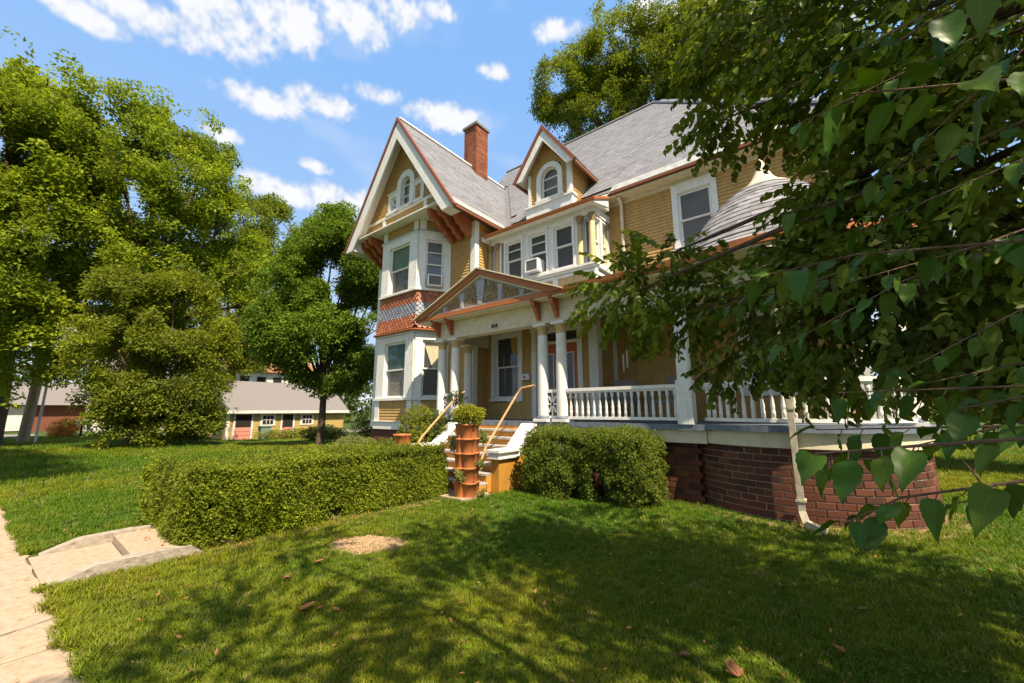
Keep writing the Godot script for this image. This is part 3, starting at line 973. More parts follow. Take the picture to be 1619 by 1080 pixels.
func build_dormer() -> void:
	var z := -9.6
	var cx := -6.13
	var lim := func(y: float) -> Vector2: return Vector2(maxf(cx - 0.76, cx - (10.25 - y) / 1.4), minf(cx + 0.76, cx + (10.25 - y) / 1.4))
	var w := wall("dormer_siding", Vector3(0, 0, z), Vector3.RIGHT, Vector3.BACK, -7, -5, 7.6, 10.2, [Rect2(cx - 0.36, 8.0, 0.8, 1.1)], lim)
	wall("dormer_siding", Vector3(cx + 0.76, 0, 0), Vector3.FORWARD, Vector3.RIGHT, 9.6, 11.3, 7.6, 9.2)
	wall("dormer_siding", Vector3(cx - 0.76, 0, 0), Vector3.BACK, Vector3.LEFT, -11.3, -9.6, 7.6, 9.2)
	boards("dormer_trim", [[cx - 0.77, cx - 0.66, 7.956, 9.05, z, z + 0.04], [cx + 0.66, cx + 0.77, 7.956, 9.05, z, z + 0.04], [cx + 0.762, cx + 0.79, 7.956, 9.05, z - 0.10, z + 0.039], [cx - 0.84, cx + 0.84, 7.55, 7.899, z - 0.2, z + 0.05], [cx - 0.88, cx + 0.88, 7.90, 7.955, z - 0.2, z + 0.10]], M.white, house)
	var st := S()
	arch_window(Vector3(cx + 0.04, 8.05, z), 0.62, 0.72, 0.16, w)
	st = S()
	var top := 10.36
	for s in [-1.0, 1.0]:
		prism(st, PackedVector2Array([Vector2(cx, top), Vector2(cx + s * 1.10, top - 1.54), Vector2(cx + s * 1.04, top - 1.58), Vector2(cx, top - 0.12)]), Vector3(0, 0, z + 0.3), Vector3.RIGHT, Vector3.UP, Vector3(0, 0, -2.7))
	var roof := part("dormer_roof", st, M.white, house)
	for s in [-1.0, 1.0]:
		st = S()
		var v := Vector3(-s * 1.1, 1.54, 0).normalized()
		var n := Vector3(s * 1.54, 1.1, 0).normalized()
		var l := func(_t: float) -> Vector2: return Vector2(0, 2.6)
		shingles(st, Vector3(cx + s * 1.1, top - 1.54, z + 0.28) + n * 0.004, Vector3.FORWARD, v, n, 13, 0.145, l)
		part("shingles", st, M.shingle, roof, "stuff")
		st = S()
		prism(st, PackedVector2Array([Vector2(cx, top + 0.04), Vector2(cx + s * 1.16, top - 1.58), Vector2(cx + s * 1.05, top - 1.6), Vector2(cx, top - 0.12)]), Vector3(0, 0, z + 0.28), Vector3.RIGHT, Vector3.UP, Vector3(0, 0, 0.09))
		part("crown_strip", st, M.crown_trim, house)
		st = S()
		prism(st, PackedVector2Array([Vector2(cx, top - 0.125), Vector2(cx + s * 1.04, top - 1.58), Vector2(cx + s * 0.80, top - 1.58), Vector2(cx + s * 0.62, top - 1.32), Vector2(cx, top - 0.5)]), Vector3(0, 0, z + 0.281), Vector3.RIGHT, Vector3.UP, Vector3(0, 0, 0.05))
		part("bargeboard", st, M.white, house)
		st = S()
		bx(st, cx + s * 1.06 - 0.035, cx + s * 1.06 + 0.035, top - 1.64, top - 1.55, z - 1.2, z + 0.28)
		part("gutter", st, M.crown_trim, house)

const TC := Vector3(-0.59, 0, -8.88)   # centre of the round porch corner

func arc_pt(a: float, r: float, y: float) -> Vector3:
	return TC + Vector3(sin(a) * r, y, cos(a) * r)

func ring(st: SurfaceTool, r0: float, r1: float, y0: float, y1: float, a0: float, a1: float, n: int) -> void:
	for i in n:
		var a := lerpf(a0, a1, float(i) / n)
		var b := lerpf(a0, a1, float(i + 1) / n)
		quad(st, arc_pt(a, r1, y1), arc_pt(b, r1, y1), arc_pt(b, r1, y0), arc_pt(a, r1, y0))
		quad(st, arc_pt(b, r0, y1), arc_pt(a, r0, y1), arc_pt(a, r0, y0), arc_pt(b, r0, y0))
		quad(st, arc_pt(a, r0, y1), arc_pt(b, r0, y1), arc_pt(b, r1, y1), arc_pt(a, r1, y1))
		quad(st, arc_pt(a, r1, y0), arc_pt(b, r1, y0), arc_pt(b, r0, y0), arc_pt(a, r0, y0))

func column(x: float, z: float, parent: Node) -> void:
	var o := Vector3(x, 0, z)
	var st := S()
	bx(st, x - 0.175, x + 0.175, DECK, DECK + 0.06, z - 0.175, z + 0.175)
	var c := part("column", st, M.white, parent)
	st = S(true)
	lathe(st, [Vector2(0.165, DECK + 0.06), Vector2(0.17, DECK + 0.08), Vector2(0.155, DECK + 0.115), Vector2(0.13, DECK + 0.13)], o, 24)
	part("base", st, M.deck, c)
	st = S(true)
	lathe(st, [Vector2(0.128, DECK + 0.13), Vector2(0.127, 1.9), Vector2(0.122, 2.6), Vector2(0.110, 3.25), Vector2(0.116, 3.265), Vector2(0.116, 3.28), Vector2(0.106, 3.285)], o, 24)
	part("shaft", st, M.white, c)
	st = S(true)
	lathe(st, [Vector2(0.109, 3.285), Vector2(0.109, 3.40), Vector2(0.125, 3.42), Vector2(0.15, 3.47), Vector2(0.155, 3.49)], o, 24)
	part("capital", st, M.tan, c)
	st = S()
	bx(st, x - 0.17, x + 0.17, 3.49, 3.545, z - 0.17, z + 0.17)
	part("abacus", st, M.white, c)

func sunburst(x0: float, x1: float, z: float, parent: Node) -> void:
	var st := S()
	bx(st, x0, x1, 1.98, 2.05, z - 0.04, z + 0.04)
	bx(st, x0, x1, 1.42, 1.48, z - 0.035, z + 0.035)
	var c := Vector3((x0 + x1) / 2, 1.73, z)
	for k in 4:
		var a := PI * k / 4.0
		var d := Vector3(cos(a) * (x1 - x0) / 2.0, sin(a) * 0.25, 0)
		bar(st, c - d, c + d, 0.028 + 0.002 * k, 0.042, Vector3.BACK)
	part("sunburst_panel", st, M.white, parent)

func build_porch() -> void:
	var st := S()
	# deck and its fascia
	bx(st, -8.66, -1.6, 1.25, DECK, -9.4, -7.38)
	bx(st, -4.58, 0.6, 1.25, DECK - 0.001, -10.4, -9.39)
	var deck := part("porch_deck", st, M.deck, house)
	boards("deck_fascia", [[-8.6, -7.76, 1.03, 1.248, -7.52, -7.44], [-5.22, -1.7, 1.03, 1.248, -7.52, -7.44], [-8.6, -8.54, 1.03, 1.247, -8.6, -7.521]], M.cream, house)
	st = S()
	bx(st, -8.52, -1.9, -0.4, 1.029, -7.75, -7.6)
	part("foundation", st, M.foundation, house)
	# round corner: brick drum
	st = S()
	ring(st, 1.4, 1.711, -0.4, 1.045, -1.6, 2.4, 48)
	var drum := part("brick_drum", st, M.mortar, house)
	var bm := []
	for k in 3:
		bm.append(box_mesh(Vector3(-0.113 + 0.003 * k, 0, -0.05), Vector3(0.113 - 0.002 * k, 0.086, 0.0)))
	var step_a := 0.237 / 1.73
	for r in 11:
		var y := -0.055 + r * 0.0995
		var a := -1.35 + (step_a / 2 if r % 2 else 0.0)
		while a < 1.62:
			var w := rng.randf_range(-0.004, 0.004)
			var aa := a + rng.randf_range(-0.002, 0.002)
			var bs := Basis(Vector3.UP, aa + w) * Basis(Vector3.BACK, rng.randf_range(-0.008, 0.008))
			var mat: Material = M["brick%d" % [0, 1, 0, 3, 1, 4, 2, 0][rng.randi() % 8]]
			piece("brick", bm[rng.randi() % 3], mat, drum, Transform3D(bs, arc_pt(aa, 1.722 + rng.randf_range(-0.004, 0.005), y)))
			a += step_a
	for r in 11:
		for k in 4:
			piece("brick", bm[rng.randi() % 3], M["brick%d" % (rng.randi() % 5)], drum, Transform3D(Basis(), Vector3(-2.78 + 0.237 * k + (0.118 if r % 2 else 0.0), -0.055 + r * 0.0995, -7.585)))
	st = S()
	ring(st, 1.5, 1.79, 1.046, 1.27, -1.6, 2.4, 48)
	part("drum_fascia", st, M.cream, house)
	st = S()
	ring(st, 0.02, 1.86, 1.271, DECK + 0.012, -1.3, 2.4, 48)
	part("round_deck", st, M.deck, house)
	# walls behind the porch: door wall with a window and a pair of doors
	var wz := -9.38
	wall("porch_siding", Vector3(0, 0, wz), Vector3.RIGHT, Vector3.BACK, -8.46, -4.62, DECK, 4.05, [Rect2(-8.1, 1.9, 0.92, 1.98), Rect2(-6.56, 1.3, 1.42, 2.58)])
	wall("porch_siding", Vector3(-4.62, 0, 0), Vector3.FORWARD, Vector3.RIGHT, 9.38, 10.4, DECK, 4.05)
	window(Vector3(-7.64, 1.94, wz), Vector3.RIGHT, Vector3.BACK, 0.92, 1.92, 0.15, 0.2, "screen_dark", "dark_room", 0.5)
	var lace := S(true)
	for k in 12:
		var a := PI * k / 12.0
		var b := PI * (k + 1) / 12.0
		var zz := wz - 0.108 + 0.006 * (k % 2)
		quad(lace, Vector3(-7.40 - cos(a) * 0.17, 3.8, zz), Vector3(-7.40 - cos(b) * 0.17, 3.8, zz), Vector3(-7.40 - cos(b) * 0.17, 3.78 - sin(b) * 0.52, zz), Vector3(-7.40 - cos(a) * 0.17, 3.78 - sin(a) * 0.52, zz))
	part("swag_curtain", lace, M.gold_curtain, house)
	# doors
	st = S()
	var dx0 := -6.53
	var dx1 := -5.17
	bx(st, dx0 - 0.15, dx0, DECK, 3.84, wz - 0.02, wz + 0.045)
	bx(st, dx1, dx1 + 0.15, DECK, 3.84, wz - 0.02, wz + 0.045)
	bx(st, dx0 - 0.17, dx1 + 0.17, 3.84, 4.02, wz - 0.02, wz + 0.06)
	bx(st, dx0, dx1, 3.43, 3.51, wz - 0.1, wz + 0.02)
	bx(st, dx0, dx0 + 0.04, DECK, 3.839, wz - 0.15, wz - 0.021)
	bx(st, dx1 - 0.04, dx1, DECK, 3.839, wz - 0.15, wz - 0.021)
	bx(st, dx0 + 0.04, dx1 - 0.04, 3.78, 3.839, wz - 0.15, wz - 0.021)
	var df := part("door_frame", st, M.white, house)
	st = S()
	quad(st, Vector3(dx0, 3.8, wz - 0.06), Vector3(dx1, 3.8, wz - 0.06), Vector3(dx1, 3.5, wz - 0.06), Vector3(dx0, 3.5, wz - 0.06))
	part("transom_pane", st, M.glass, df)
	st = S()
	bx(st, dx0, dx1, 3.5, 3.83, wz - 0.2, wz - 0.15)
	bx(st, dx0, dx1, DECK, 3.45, wz - 0.26, wz - 0.2)
	part("dark_hall", st, M.dark_room, df)
	for k in 2:
		var a := dx0 + 0.045 + k * 0.64
		var b := a + 0.63
		var z0 := wz - 0.115
		var z1 := wz - 0.07
		st = S()
		bx(st, a, a + 0.12, DECK + 0.01, 3.42, z0, z1)
		bx(st, b - 0.12, b, DECK + 0.01, 3.42, z0, z1)
		for y in [[DECK + 0.01, 1.56], [1.96, 2.14], [3.18, 3.42]]:
			bx(st, a + 0.12, b - 0.12, y[0], y[1], z0, z1)
		bx(st, a + 0.12, b - 0.12, 1.56, 1.96, z0, z0 + 0.02)
		var door := part("door", st, M.door, house)
		st = S()
		for y in [[1.56, 1.96], [2.14, 3.18]]:
			bx(st, a + 0.12, a + 0.15, y[0], y[1], z1 - 0.03, z1 + 0.012)
			bx(st, b - 0.15, b - 0.12, y[0], y[1], z1 - 0.03, z1 + 0.012)
			bx(st, a + 0.15, b - 0.15, y[0], y[0] + 0.03, z1 - 0.03, z1 + 0.012)
			bx(st, a + 0.15, b - 0.15, y[1] - 0.03, y[1], z1 - 0.03, z1 + 0.012)
		part("door_moulding", st, M.white, door)
		st = S()
		quad(st, Vector3(a + 0.14, 3.16, z1 - 0.02), Vector3(b - 0.14, 3.16, z1 - 0.02), Vector3(b - 0.14, 2.16, z1 - 0.02), Vector3(a + 0.14, 2.16, z1 - 0.02))
		part("door_pane", st, M.glass, door)
		if k == 0:
			st = S(true)
			lathe(st, [Vector2(0, -0.03), Vector2(0.028, -0.02), Vector2(0.03, 0.0), Vector2(0.02, 0.03), Vector2(0, 0.034)], Vector3(b - 0.06, 2.32, z1 + 0.05), 10)
			part("door_knob", st, M.iron, door)
	st = S()
	bx(st, -4.83, -4.598, DECK, 4.0, wz, wz + 0.04)
	bx(st, -4.62, -4.575, DECK, 4.0, wz - 0.2, wz + 0.039)
	bx(st, -4.60, -4.50, DECK, 4.0, -10.38, -10.34)
	part("corner_board", st, M.white, house)
	# columns: a pair each side of the steps, one against the wing, two on the round corner
	for x in [-8.46, -7.93, -5.04, -4.55]:
		column(x, -7.5, house)
	column(-8.42, -8.5, house)
	column(arc_pt(1.15, 1.62, 0).x, arc_pt(1.15, 1.62, 0).z, house)
	st = S()
	bx(st, -2.13, -1.87, DECK, 2.12, -7.62, -7.36)
	bx(st, -2.10, -1.90, 2.121, 3.55, -7.59, -7.39)
	part("porch_post", st, M.white, house)
	sunburst(-4.93, -4.67, -7.5, house)
	sunburst(-8.34, -8.06, -7.5, house)
	# railings
	var bst := S(true)
	lathe(bst, [Vector2(0.0, 0.0), Vector2(0.03, 0.0), Vector2(0.031, 0.11), Vector2(0.024, 0.13), Vector2(0.029, 0.15), Vector2(0.03, 0.2), Vector2(0.015, 0.36), Vector2(0.024, 0.385), Vector2(0.024, 0.40), Vector2(0.031, 0.415), Vector2(0.031, 0.50), Vector2(0.0, 0.50)], Vector3.ZERO, 10)
	bst.generate_normals()
	var baluster := bst.commit()
	st = S()
	bx(st, -4.43, -2.12, 1.99, 2.055, -7.56, -7.44)
	bx(st, -4.43, -2.12, 1.95, 1.989, -7.535, -7.465)
	var rail := part("porch_railing", st, M.white, house)
	boards("bottom_rail", [[-4.43, -2.12, 1.41, 1.465, -7.54, -7.46]], M.white, rail)
	for k in 17:
		piece("baluster", baluster, M.white, rail, Transform3D(Basis(Vector3.UP, 0.3 * k), Vector3(-4.34 + k * 0.1345, 1.464, -7.5)))
	st = S()
	ring(st, 1.64, 1.76, 1.99, 2.055, -0.72, 1.9, 44)
	ring(st, 1.665, 1.735, 1.95, 1.989, -0.72, 1.9, 44)
	var rail2 := part("round_railing", st, M.white, house)
	st = S()
	ring(st, 1.66, 1.74, 1.41, 1.465, -0.72, 1.9, 44)
	part("bottom_rail", st, M.white, rail2)
	for k in 33:
		piece("baluster", baluster, M.white, rail2, Transform3D(Basis(Vector3.UP, 0.4 * k), arc_pt(-0.68 + k * 0.078, 1.70, 1.464)))
	# beam, soffit, ceiling
	st = S()
	bx(st, -8.62, -1.5, 3.56, 4.03, -7.62, -7.38)
	bx(st, -8.62, -1.5, 3.545, 3.575, -7.65, -7.35)
	bx(st, -8.60, -8.36, 3.561, 4.03, -9.38, -7.63)
	ring(st, 1.5, 1.74, 3.56, 4.03, -0.9, 2.2, 40)
	bx(st, -9.05, -1.4, 4.031, 4.07, -7.62, -7.07)
	ring(st, 1.5, 2.15, 4.031, 4.07, -0.9, 2.2, 40)
	part("porch_beam", st, M.cream, house)
	st = S()
	bx(st, -8.59, 0.6, 4.071, 4.09, -10.39, -7.64)
	part("porch_ceiling", st, M.ceiling, house)
	for x in [-8.46, -7.93, -5.04, -4.55]:
		scroll(Vector3(x, 4.03, -7.379), Vector3.BACK, Vector3.RIGHT, 0.28, 0.40, 0.085, house)
	# porch roof and gutter
	st = S()
	quad(st, Vector3(-9.0, 4.95, -9.36), Vector3(0.6, 4.95, -9.36), Vector3(0.6, 4.17, -7.08), Vector3(-9.0, 4.17, -7.08))
	quad(st, Vector3(-4.5, 5.3, -10.38), Vector3(0.6, 5.3, -10.38), Vector3(0.6, 4.95, -9.36), Vector3(-4.5, 4.95, -9.36))
	part("porch_roof", st, M.roof_deck, house)
	st = S()
	prism(st, PackedVector2Array([Vector2(0, 0), Vector2(0, 0.14), Vector2(0.10, 0.15), Vector2(0.085, 0.06), Vector2(0.05, 0)]), Vector3(-4.22, 4.06, -7.10), Vector3.BACK, Vector3.UP, Vector3(3.0, 0, 0))
	ring(st, 2.1, 2.2, 4.071, 4.20, -0.62, 2.2, 40)
	part("gutter", st, M.copper, house)
	# bell roof on the round corner
	st = S(true)
	var prof := [Vector2(2.12, 4.16), Vector2(1.86, 4.38), Vector2(1.60, 4.68), Vector2(1.34, 5.03), Vector2(1.06, 5.38), Vector2(0.76, 5.68), Vector2(0.46, 5.90)]
	lathe(st, prof, TC, 40)
	var bell := part("bell_roof", st, M.roof_deck, house)
	st = S()
	for r in 19:
		var t := r * 0.15
		var l := t
		var k := 0
		while k < prof.size() - 2 and l > prof[k].distance_to(prof[k + 1]):
			l -= prof[k].distance_to(prof[k + 1])
			k += 1
		var d: Vector2 = (prof[k + 1] - prof[k]).normalized()
		var p: Vector2 = prof[k] + d * l
		var q: Vector2 = p + d * 0.155
		var out := Vector2(d.y, -d.x)
		var a := rng.randf()
		var a_end := a + TAU
		while a < a_end:
			var b := minf(a + rng.randf_range(0.2, 0.3) / maxf(p.x, 0.3), a_end)
			var g := rng.randf_range(0.17, 0.33)
			st.set_color(Color(g * 1.0, g * 0.985, g * 1.05))
			var po := p + out * 0.018
			var qo := q + out * 0.006
			quad(st, arc_pt(a, qo.x, qo.y), arc_pt(b, qo.x, qo.y), arc_pt(b, po.x, po.y), arc_pt(a, po.x, po.y))
			quad(st, arc_pt(a, po.x, po.y), arc_pt(b, po.x, po.y), arc_pt(b, p.x, p.y), arc_pt(a, p.x, p.y))
			a = b
	part("shingles", st, M.shingle, bell, "stuff")
	st = S(true)
	lathe(st, [Vector2(0.50, 5.86), Vector2(0.50, 5.90), Vector2(0.34, 6.0), Vector2(0.20, 6.16), Vector2(0.11, 6.36), Vector2(0.04, 6.58), Vector2(0.0, 6.64)], TC, 28)
	part("roof_cap", st, M.cream, bell)
	# downspout down the drum
	st = S()
	var dp := [Vector3(-0.46, 4.0, -6.72), Vector3(-0.46, 3.7, -6.98), Vector3(-0.46, 0.22, -6.98), Vector3(-0.42, 0.08, -6.9), Vector3(-0.22, 0.03, -6.78)]
	for i in dp.size() - 1:
		bar(st, dp[i], dp[i + 1], 0.075, 0.10, Vector3.BACK if i < 3 else Vector3.UP)
	for y in [0.35, 1.6, 2.9]:
		bx(st, -0.52, -0.40, y, y + 0.03, -7.1, -6.92)
	part("downspout", st, M.downspout, house)

func build_pediment() -> void:
	var z := -7.05
	var l := Vector2(-9.13, 4.07)
	var r := Vector2(-4.2, 4.07)
	var a := Vector2(-6.66, 5.14)
	var st := S()
	prism(st, PackedVector2Array([l, r, r + Vector2(0, 0.06), r + Vector2(-0.1, 0.12), l + Vector2(0.1, 0.12), l + Vector2(0, 0.06)]), Vector3(0, 0, z - 0.09), Vector3.RIGHT, Vector3.UP, Vector3(0, 0, 0.10))
	for s in [l, r]:
		var o: float = signf(a.x - s.x)
		prism(st, PackedVector2Array([Vector2(s.x, 4.13), Vector2(a.x, 5.14), Vector2(a.x, 5.005), Vector2(s.x + o * 0.33, 4.13)]), Vector3(0, 0, z - 0.06), Vector3.RIGHT, Vector3.UP, Vector3(0, 0, 0.11))
	part("pediment_frame", st, M.copper, house)
	st = S()
	for s in [l, r]:
		var o: float = signf(a.x - s.x)
		prism(st, PackedVector2Array([Vector2(s.x + o * 0.49, 4.192), Vector2(a.x, 5.004), Vector2(a.x, 4.95), Vector2(s.x + o * 0.62, 4.192)]), Vector3(0, 0, z - 0.1), Vector3.RIGHT, Vector3.UP, Vector3(0, 0, 0.10))
		bar(st, Vector3(s.x - o * 0.02, 4.15, z + 0.045), Vector3(a.x, 5.162, z + 0.045), 0.13, 0.03)
	part("pediment_moulding", st, M.cream, house)
	st = S()
	prism(st, PackedVector2Array([l + Vector2(0.4, 0.1), r + Vector2(-0.4, 0.1), a + Vector2(0, -0.17)]), Vector3(0, 0, z - 0.14), Vector3.RIGHT, Vector3.UP, Vector3(0, 0, 0.05))
	var tym := part("tympanum", st, M.relief_ground, house)
	st = S()
	bx(st, l.x + 0.55, r.x - 0.55, 4.191, 4.245, z - 0.09, z - 0.055)
	for k in 5:
		var x := a.x + (k - 2) * 0.66
		var h := 4.93 - absf(x - a.x) * 0.415
		var w := 0.13 if k == 2 else 0.07
		prism(st, PackedVector2Array([Vector2(x - w * 0.55, 4.246), Vector2(x + w * 0.55, 4.246), Vector2(x + w * 1.3, h + 0.01), Vector2(x - w * 1.3, h + 0.01)]), Vector3(0, 0, z - 0.09), Vector3.RIGHT, Vector3.UP, Vector3(0, 0, 0.04))
	part("pediment_studs", st, M.relief_ground, tym)
	# leafy relief between the studs
	var gold := S()
	var dark := S()
	for i in 2900:
		var x := a.x + rng.randf_range(-1.75, 1.75)
		var h := 4.90 - absf(x - a.x) * 0.42
		var k := absf(fposmod((x - a.x) / 0.66 + 0.5, 1.0) - 0.5)
		if k < 0.17 or h < 4.27:
			continue
		var y := rng.randf_range(4.26, h - 0.02)
		var t := Transform3D(Basis(Vector3.BACK, rng.randf() * TAU) * Basis(Vector3.RIGHT, -1.2), Vector3(x, y, z - 0.092))
		leaf_shape(dark if i % 3 == 0 else gold, t, rng.randf_range(0.045, 0.085), 0.032, -0.4, -0.4, false)
	part("carved_leaves", gold, M.relief_gold, tym, "stuff")
	part("carved_leaves", dark, M.relief_brown, tym, "stuff")
	st = S()
	for s in [l, r]:
		quad(st, Vector3(a.x, 5.165, z + 0.06), Vector3(a.x, 5.165, -9.36), Vector3(s.x, 4.145, -9.36), Vector3(s.x, 4.145, z + 0.06))
	part("pediment_roof", st, M.roof_deck, house)
	# the house number on the beam
	var tm := TextMesh.new()
	var f := SystemFont.new()
	f.font_names = PackedStringArray(["Droid Serif"])
	tm.font = f
	tm.text = "304"
	tm.font_size = 24
	tm.pixel_size = 0.0055
	tm.depth = 0.02
	var num := mesh_part("house_number", tm, M.iron, house)
	num.position += Vector3(-6.42, 3.69, -7.37)

func build_steps() -> void:
	var st := S()
	bx(st, -7.6, -5.41, -0.3, 0.02, -7.4, -5.70)
	var steps := part("front_steps", st, M.step_orange, house)
	var tr := 0.158
	for i in 8:
		var y := 0.06 + tr * (i + 1)
		var zf := -5.78 - 0.23 * i
		st = S()
		bx(st, -7.6, -5.41, 0.0, y - 0.042, zf - 0.25, zf)
		part("riser", st, M.step_orange, steps)
		if i < 7:
			st = S()
			bx(st, -7.605, -5.405, y - 0.041, y, zf - 0.26, zf + 0.035)
			part("tread", st, M.tread, steps)
	for s in 2:
		var x := -5.40 if s else -7.76
		var w := 0.19 if s else 0.16
		st = S()
		prism(st, PackedVector2Array([Vector2(-6.15, -0.2), Vector2(-6.15, 0.72), Vector2(-6.68, 0.72), Vector2(-7.22, 1.19), Vector2(-7.46, 1.19), Vector2(-7.46, -0.2)]), Vector3(x, 0, 0), Vector3.BACK, Vector3.UP, Vector3(w, 0, 0))
		var cheek := part("cheek_wall", st, M.cheek, house)
		st = S()
		var m := x + w / 2
		var path := [Vector3(m, 0.80, -6.06), Vector3(m, 0.80, -6.70), Vector3(m, 1.275, -7.25), Vector3(m, 1.275, -7.50)]
		for i in 3:
			bar(st, path[i], path[i + 1] + (path[i + 1] - path[i]).normalized() * 0.02, 0.36, 0.05 + 0.001 * i)
			bar(st, path[i] + Vector3(0, -0.075, -0.03), path[i + 1] + Vector3(0, -0.075, -0.03), 0.26, 0.10 + 0.001 * i)
			bar(st, path[i] + Vector3(0, -0.135, -0.02), path[i + 1] + Vector3(0, -0.135, -0.02), 0.31, 0.028 + 0.001 * i)
		part("cap", st, M.white, cheek)
	# wooden handrails
	for s in 2:
		st = S(true)
		var x := -5.62 if s else -7.55
		var path := [Vector3(x, 0.52, -5.95), Vector3(x, 0.78, -5.98), Vector3(x, 0.98, -6.12), Vector3(x, 2.0, -7.28), Vector3(x + 0.1, 2.08, -7.42)]
		if s:
			path = [Vector3(x, 0.62, -6.10), Vector3(x, 0.86, -6.22), Vector3(x, 1.94, -7.25), Vector3(x + 0.1, 2.1, -7.32), Vector3(x + 0.45, 2.15, -7.36)]
		tube(st, path, [0.026, 0.026, 0.026, 0.026, 0.026], 9)
		part("handrail", st, M.handrail, house)

func build_house() -> void:
	house = thing("house", "ochre Victorian house with steep front gable, bay window, pedimented porch and grey shingle roofs", "house", Vector3(-6.5, 0, -9.4))
	build_wing()
	build_main()
	build_sunroom()
	build_dormer()
	build_porch()
	build_pediment()
	build_steps()

# ---------------------------------------------------------------- things on and around the house
func air_conditioner(at: Vector3, u: Vector3, label: String) -> void:
	var n := u.cross(Vector3.UP)
	var o := thing("air_conditioner", label, "air conditioner", at, "window air conditioners")
	var t := frame_of(at, u, n)
	var st := S()
	tbox(st, t, Vector3(-0.23, 0.0, -0.1), Vector3(0.23, 0.035, 0.28))
	tbox(st, t, Vector3(-0.23, 0.345, -0.1), Vector3(0.23, 0.38, 0.28))
	tbox(st, t, Vector3(-0.23, 0.035, -0.1), Vector3(-0.195, 0.345, 0.28))
	tbox(st, t, Vector3(0.195, 0.035, -0.1), Vector3(0.23, 0.345, 0.28))
	part("case", st, M.plastic_white, o)
	st = S()
	tbox(st, t, Vector3(-0.195, 0.035, -0.1), Vector3(0.195, 0.345, 0.255))
	for k in 12:
		tbox(st, t, Vector3(-0.195, 0.05 + k * 0.024, 0.2551), Vector3(0.195, 0.058 + k * 0.024, 0.268))
	part("grille", st, M.grille, o)

func planter(at: Vector3, k: float, h: float, label: String, turn: float) -> Node3D:
	var o := thing("terracotta_planter", label, "planter", at, "stacked terracotta planters")
	var st := S(true)
	var rows := [[0.86, 0.0], [0.98, h - 0.035], [1.03, h - 0.03], [1.03, h], [0.97, h], [0.93, h - 0.05]]
	var n := 48
	for i in rows.size() - 1:
		for j in n:
			var p := []
			for q in [[i + 1, j], [i + 1, j + 1], [i, j + 1], [i, j]]:
				var a: float = TAU * q[1] / n + turn
				var r: float = k * (0.68 + 0.36 * pow(absf(cos((a - turn) * 2.0)), 0.6)) * rows[q[0]][0]
				p.append(at + Vector3(cos(a) * r, rows[q[0]][1], sin(a) * r))
			quad(st, p[0], p[1], p[2], p[3])
	part("pot", st, M.terracotta, o)
	st = S()
	lathe(st, [Vector2(k * 0.66, h - 0.04), Vector2(0.0, h - 0.035)], at, 20)
	part("soil", st, M.potting_soil, o)
	return o

func herb(called: String, label: String, category: String, at: Vector3, r: Vector3, n: int, mesh: Mesh, color: Color, group := "") -> void:
	var o := thing(called, label, category, at, group)
	var st := S(true)
	for k in 5:
		var e := at + Vector3(rng.randf_range(-0.5, 0.5) * r.x, r.y * 1.1, rng.randf_range(-0.5, 0.5) * r.z)
		tube(st, [at - Vector3(0, 0.05, 0), at.lerp(e, 0.5) + Vector3(0.01, 0.02, 0), e], [0.006, 0.005, 0.002], 5)
	part("stem", st, M.bark, o)
	var where := []
	var tints := []
	for i in n:
		var d := Vector3(rng.randfn(), rng.randfn(), rng.randfn()).normalized() * pow(rng.randf(), 0.4)
		where.append(Transform3D(any_basis(0.3).scaled(Vector3.ONE * rng.randf_range(0.7, 1.2)), at + Vector3(0, r.y, 0) + d * r))
		tints.append(tint(color, 0.3, 0.5))
	spread("foliage", mesh, M.leaf, where, tints, o)

func wicker_chair(at: Vector3, turn: float, label: String) -> void:
	var o := thing("porch_chair", label, "chair", at, "chairs on the porch")
	var t := Transform3D(Basis(Vector3.UP, turn), at)
	var st := S()
	tbox(st, t, Vector3(-0.28, 0.38, -0.26), Vector3(0.28, 0.46, 0.28))
	part("seat", st, M.wicker, o)
	st = S()
	tbox(st, t, Vector3(-0.28, 0.46, -0.32), Vector3(0.28, 0.98, -0.26))
	part("backrest", st, M.wicker, o)
	for s in [-1.0, 1.0]:
		st = S()
		tbox(st, t, Vector3(s * 0.31 - 0.04, 0.60, -0.3), Vector3(s * 0.31 + 0.04, 0.65, 0.28))
		part("armrest", st, M.wicker, o)
		for z in [-0.26, 0.24]:
			st = S()
			tbox(st, t, Vector3(s * 0.27 - 0.025, 0.0, z - 0.025), Vector3(s * 0.27 + 0.025, 0.6 if z > 0 else 0.38, z + 0.025))
			part("leg", st, M.wicker, o)

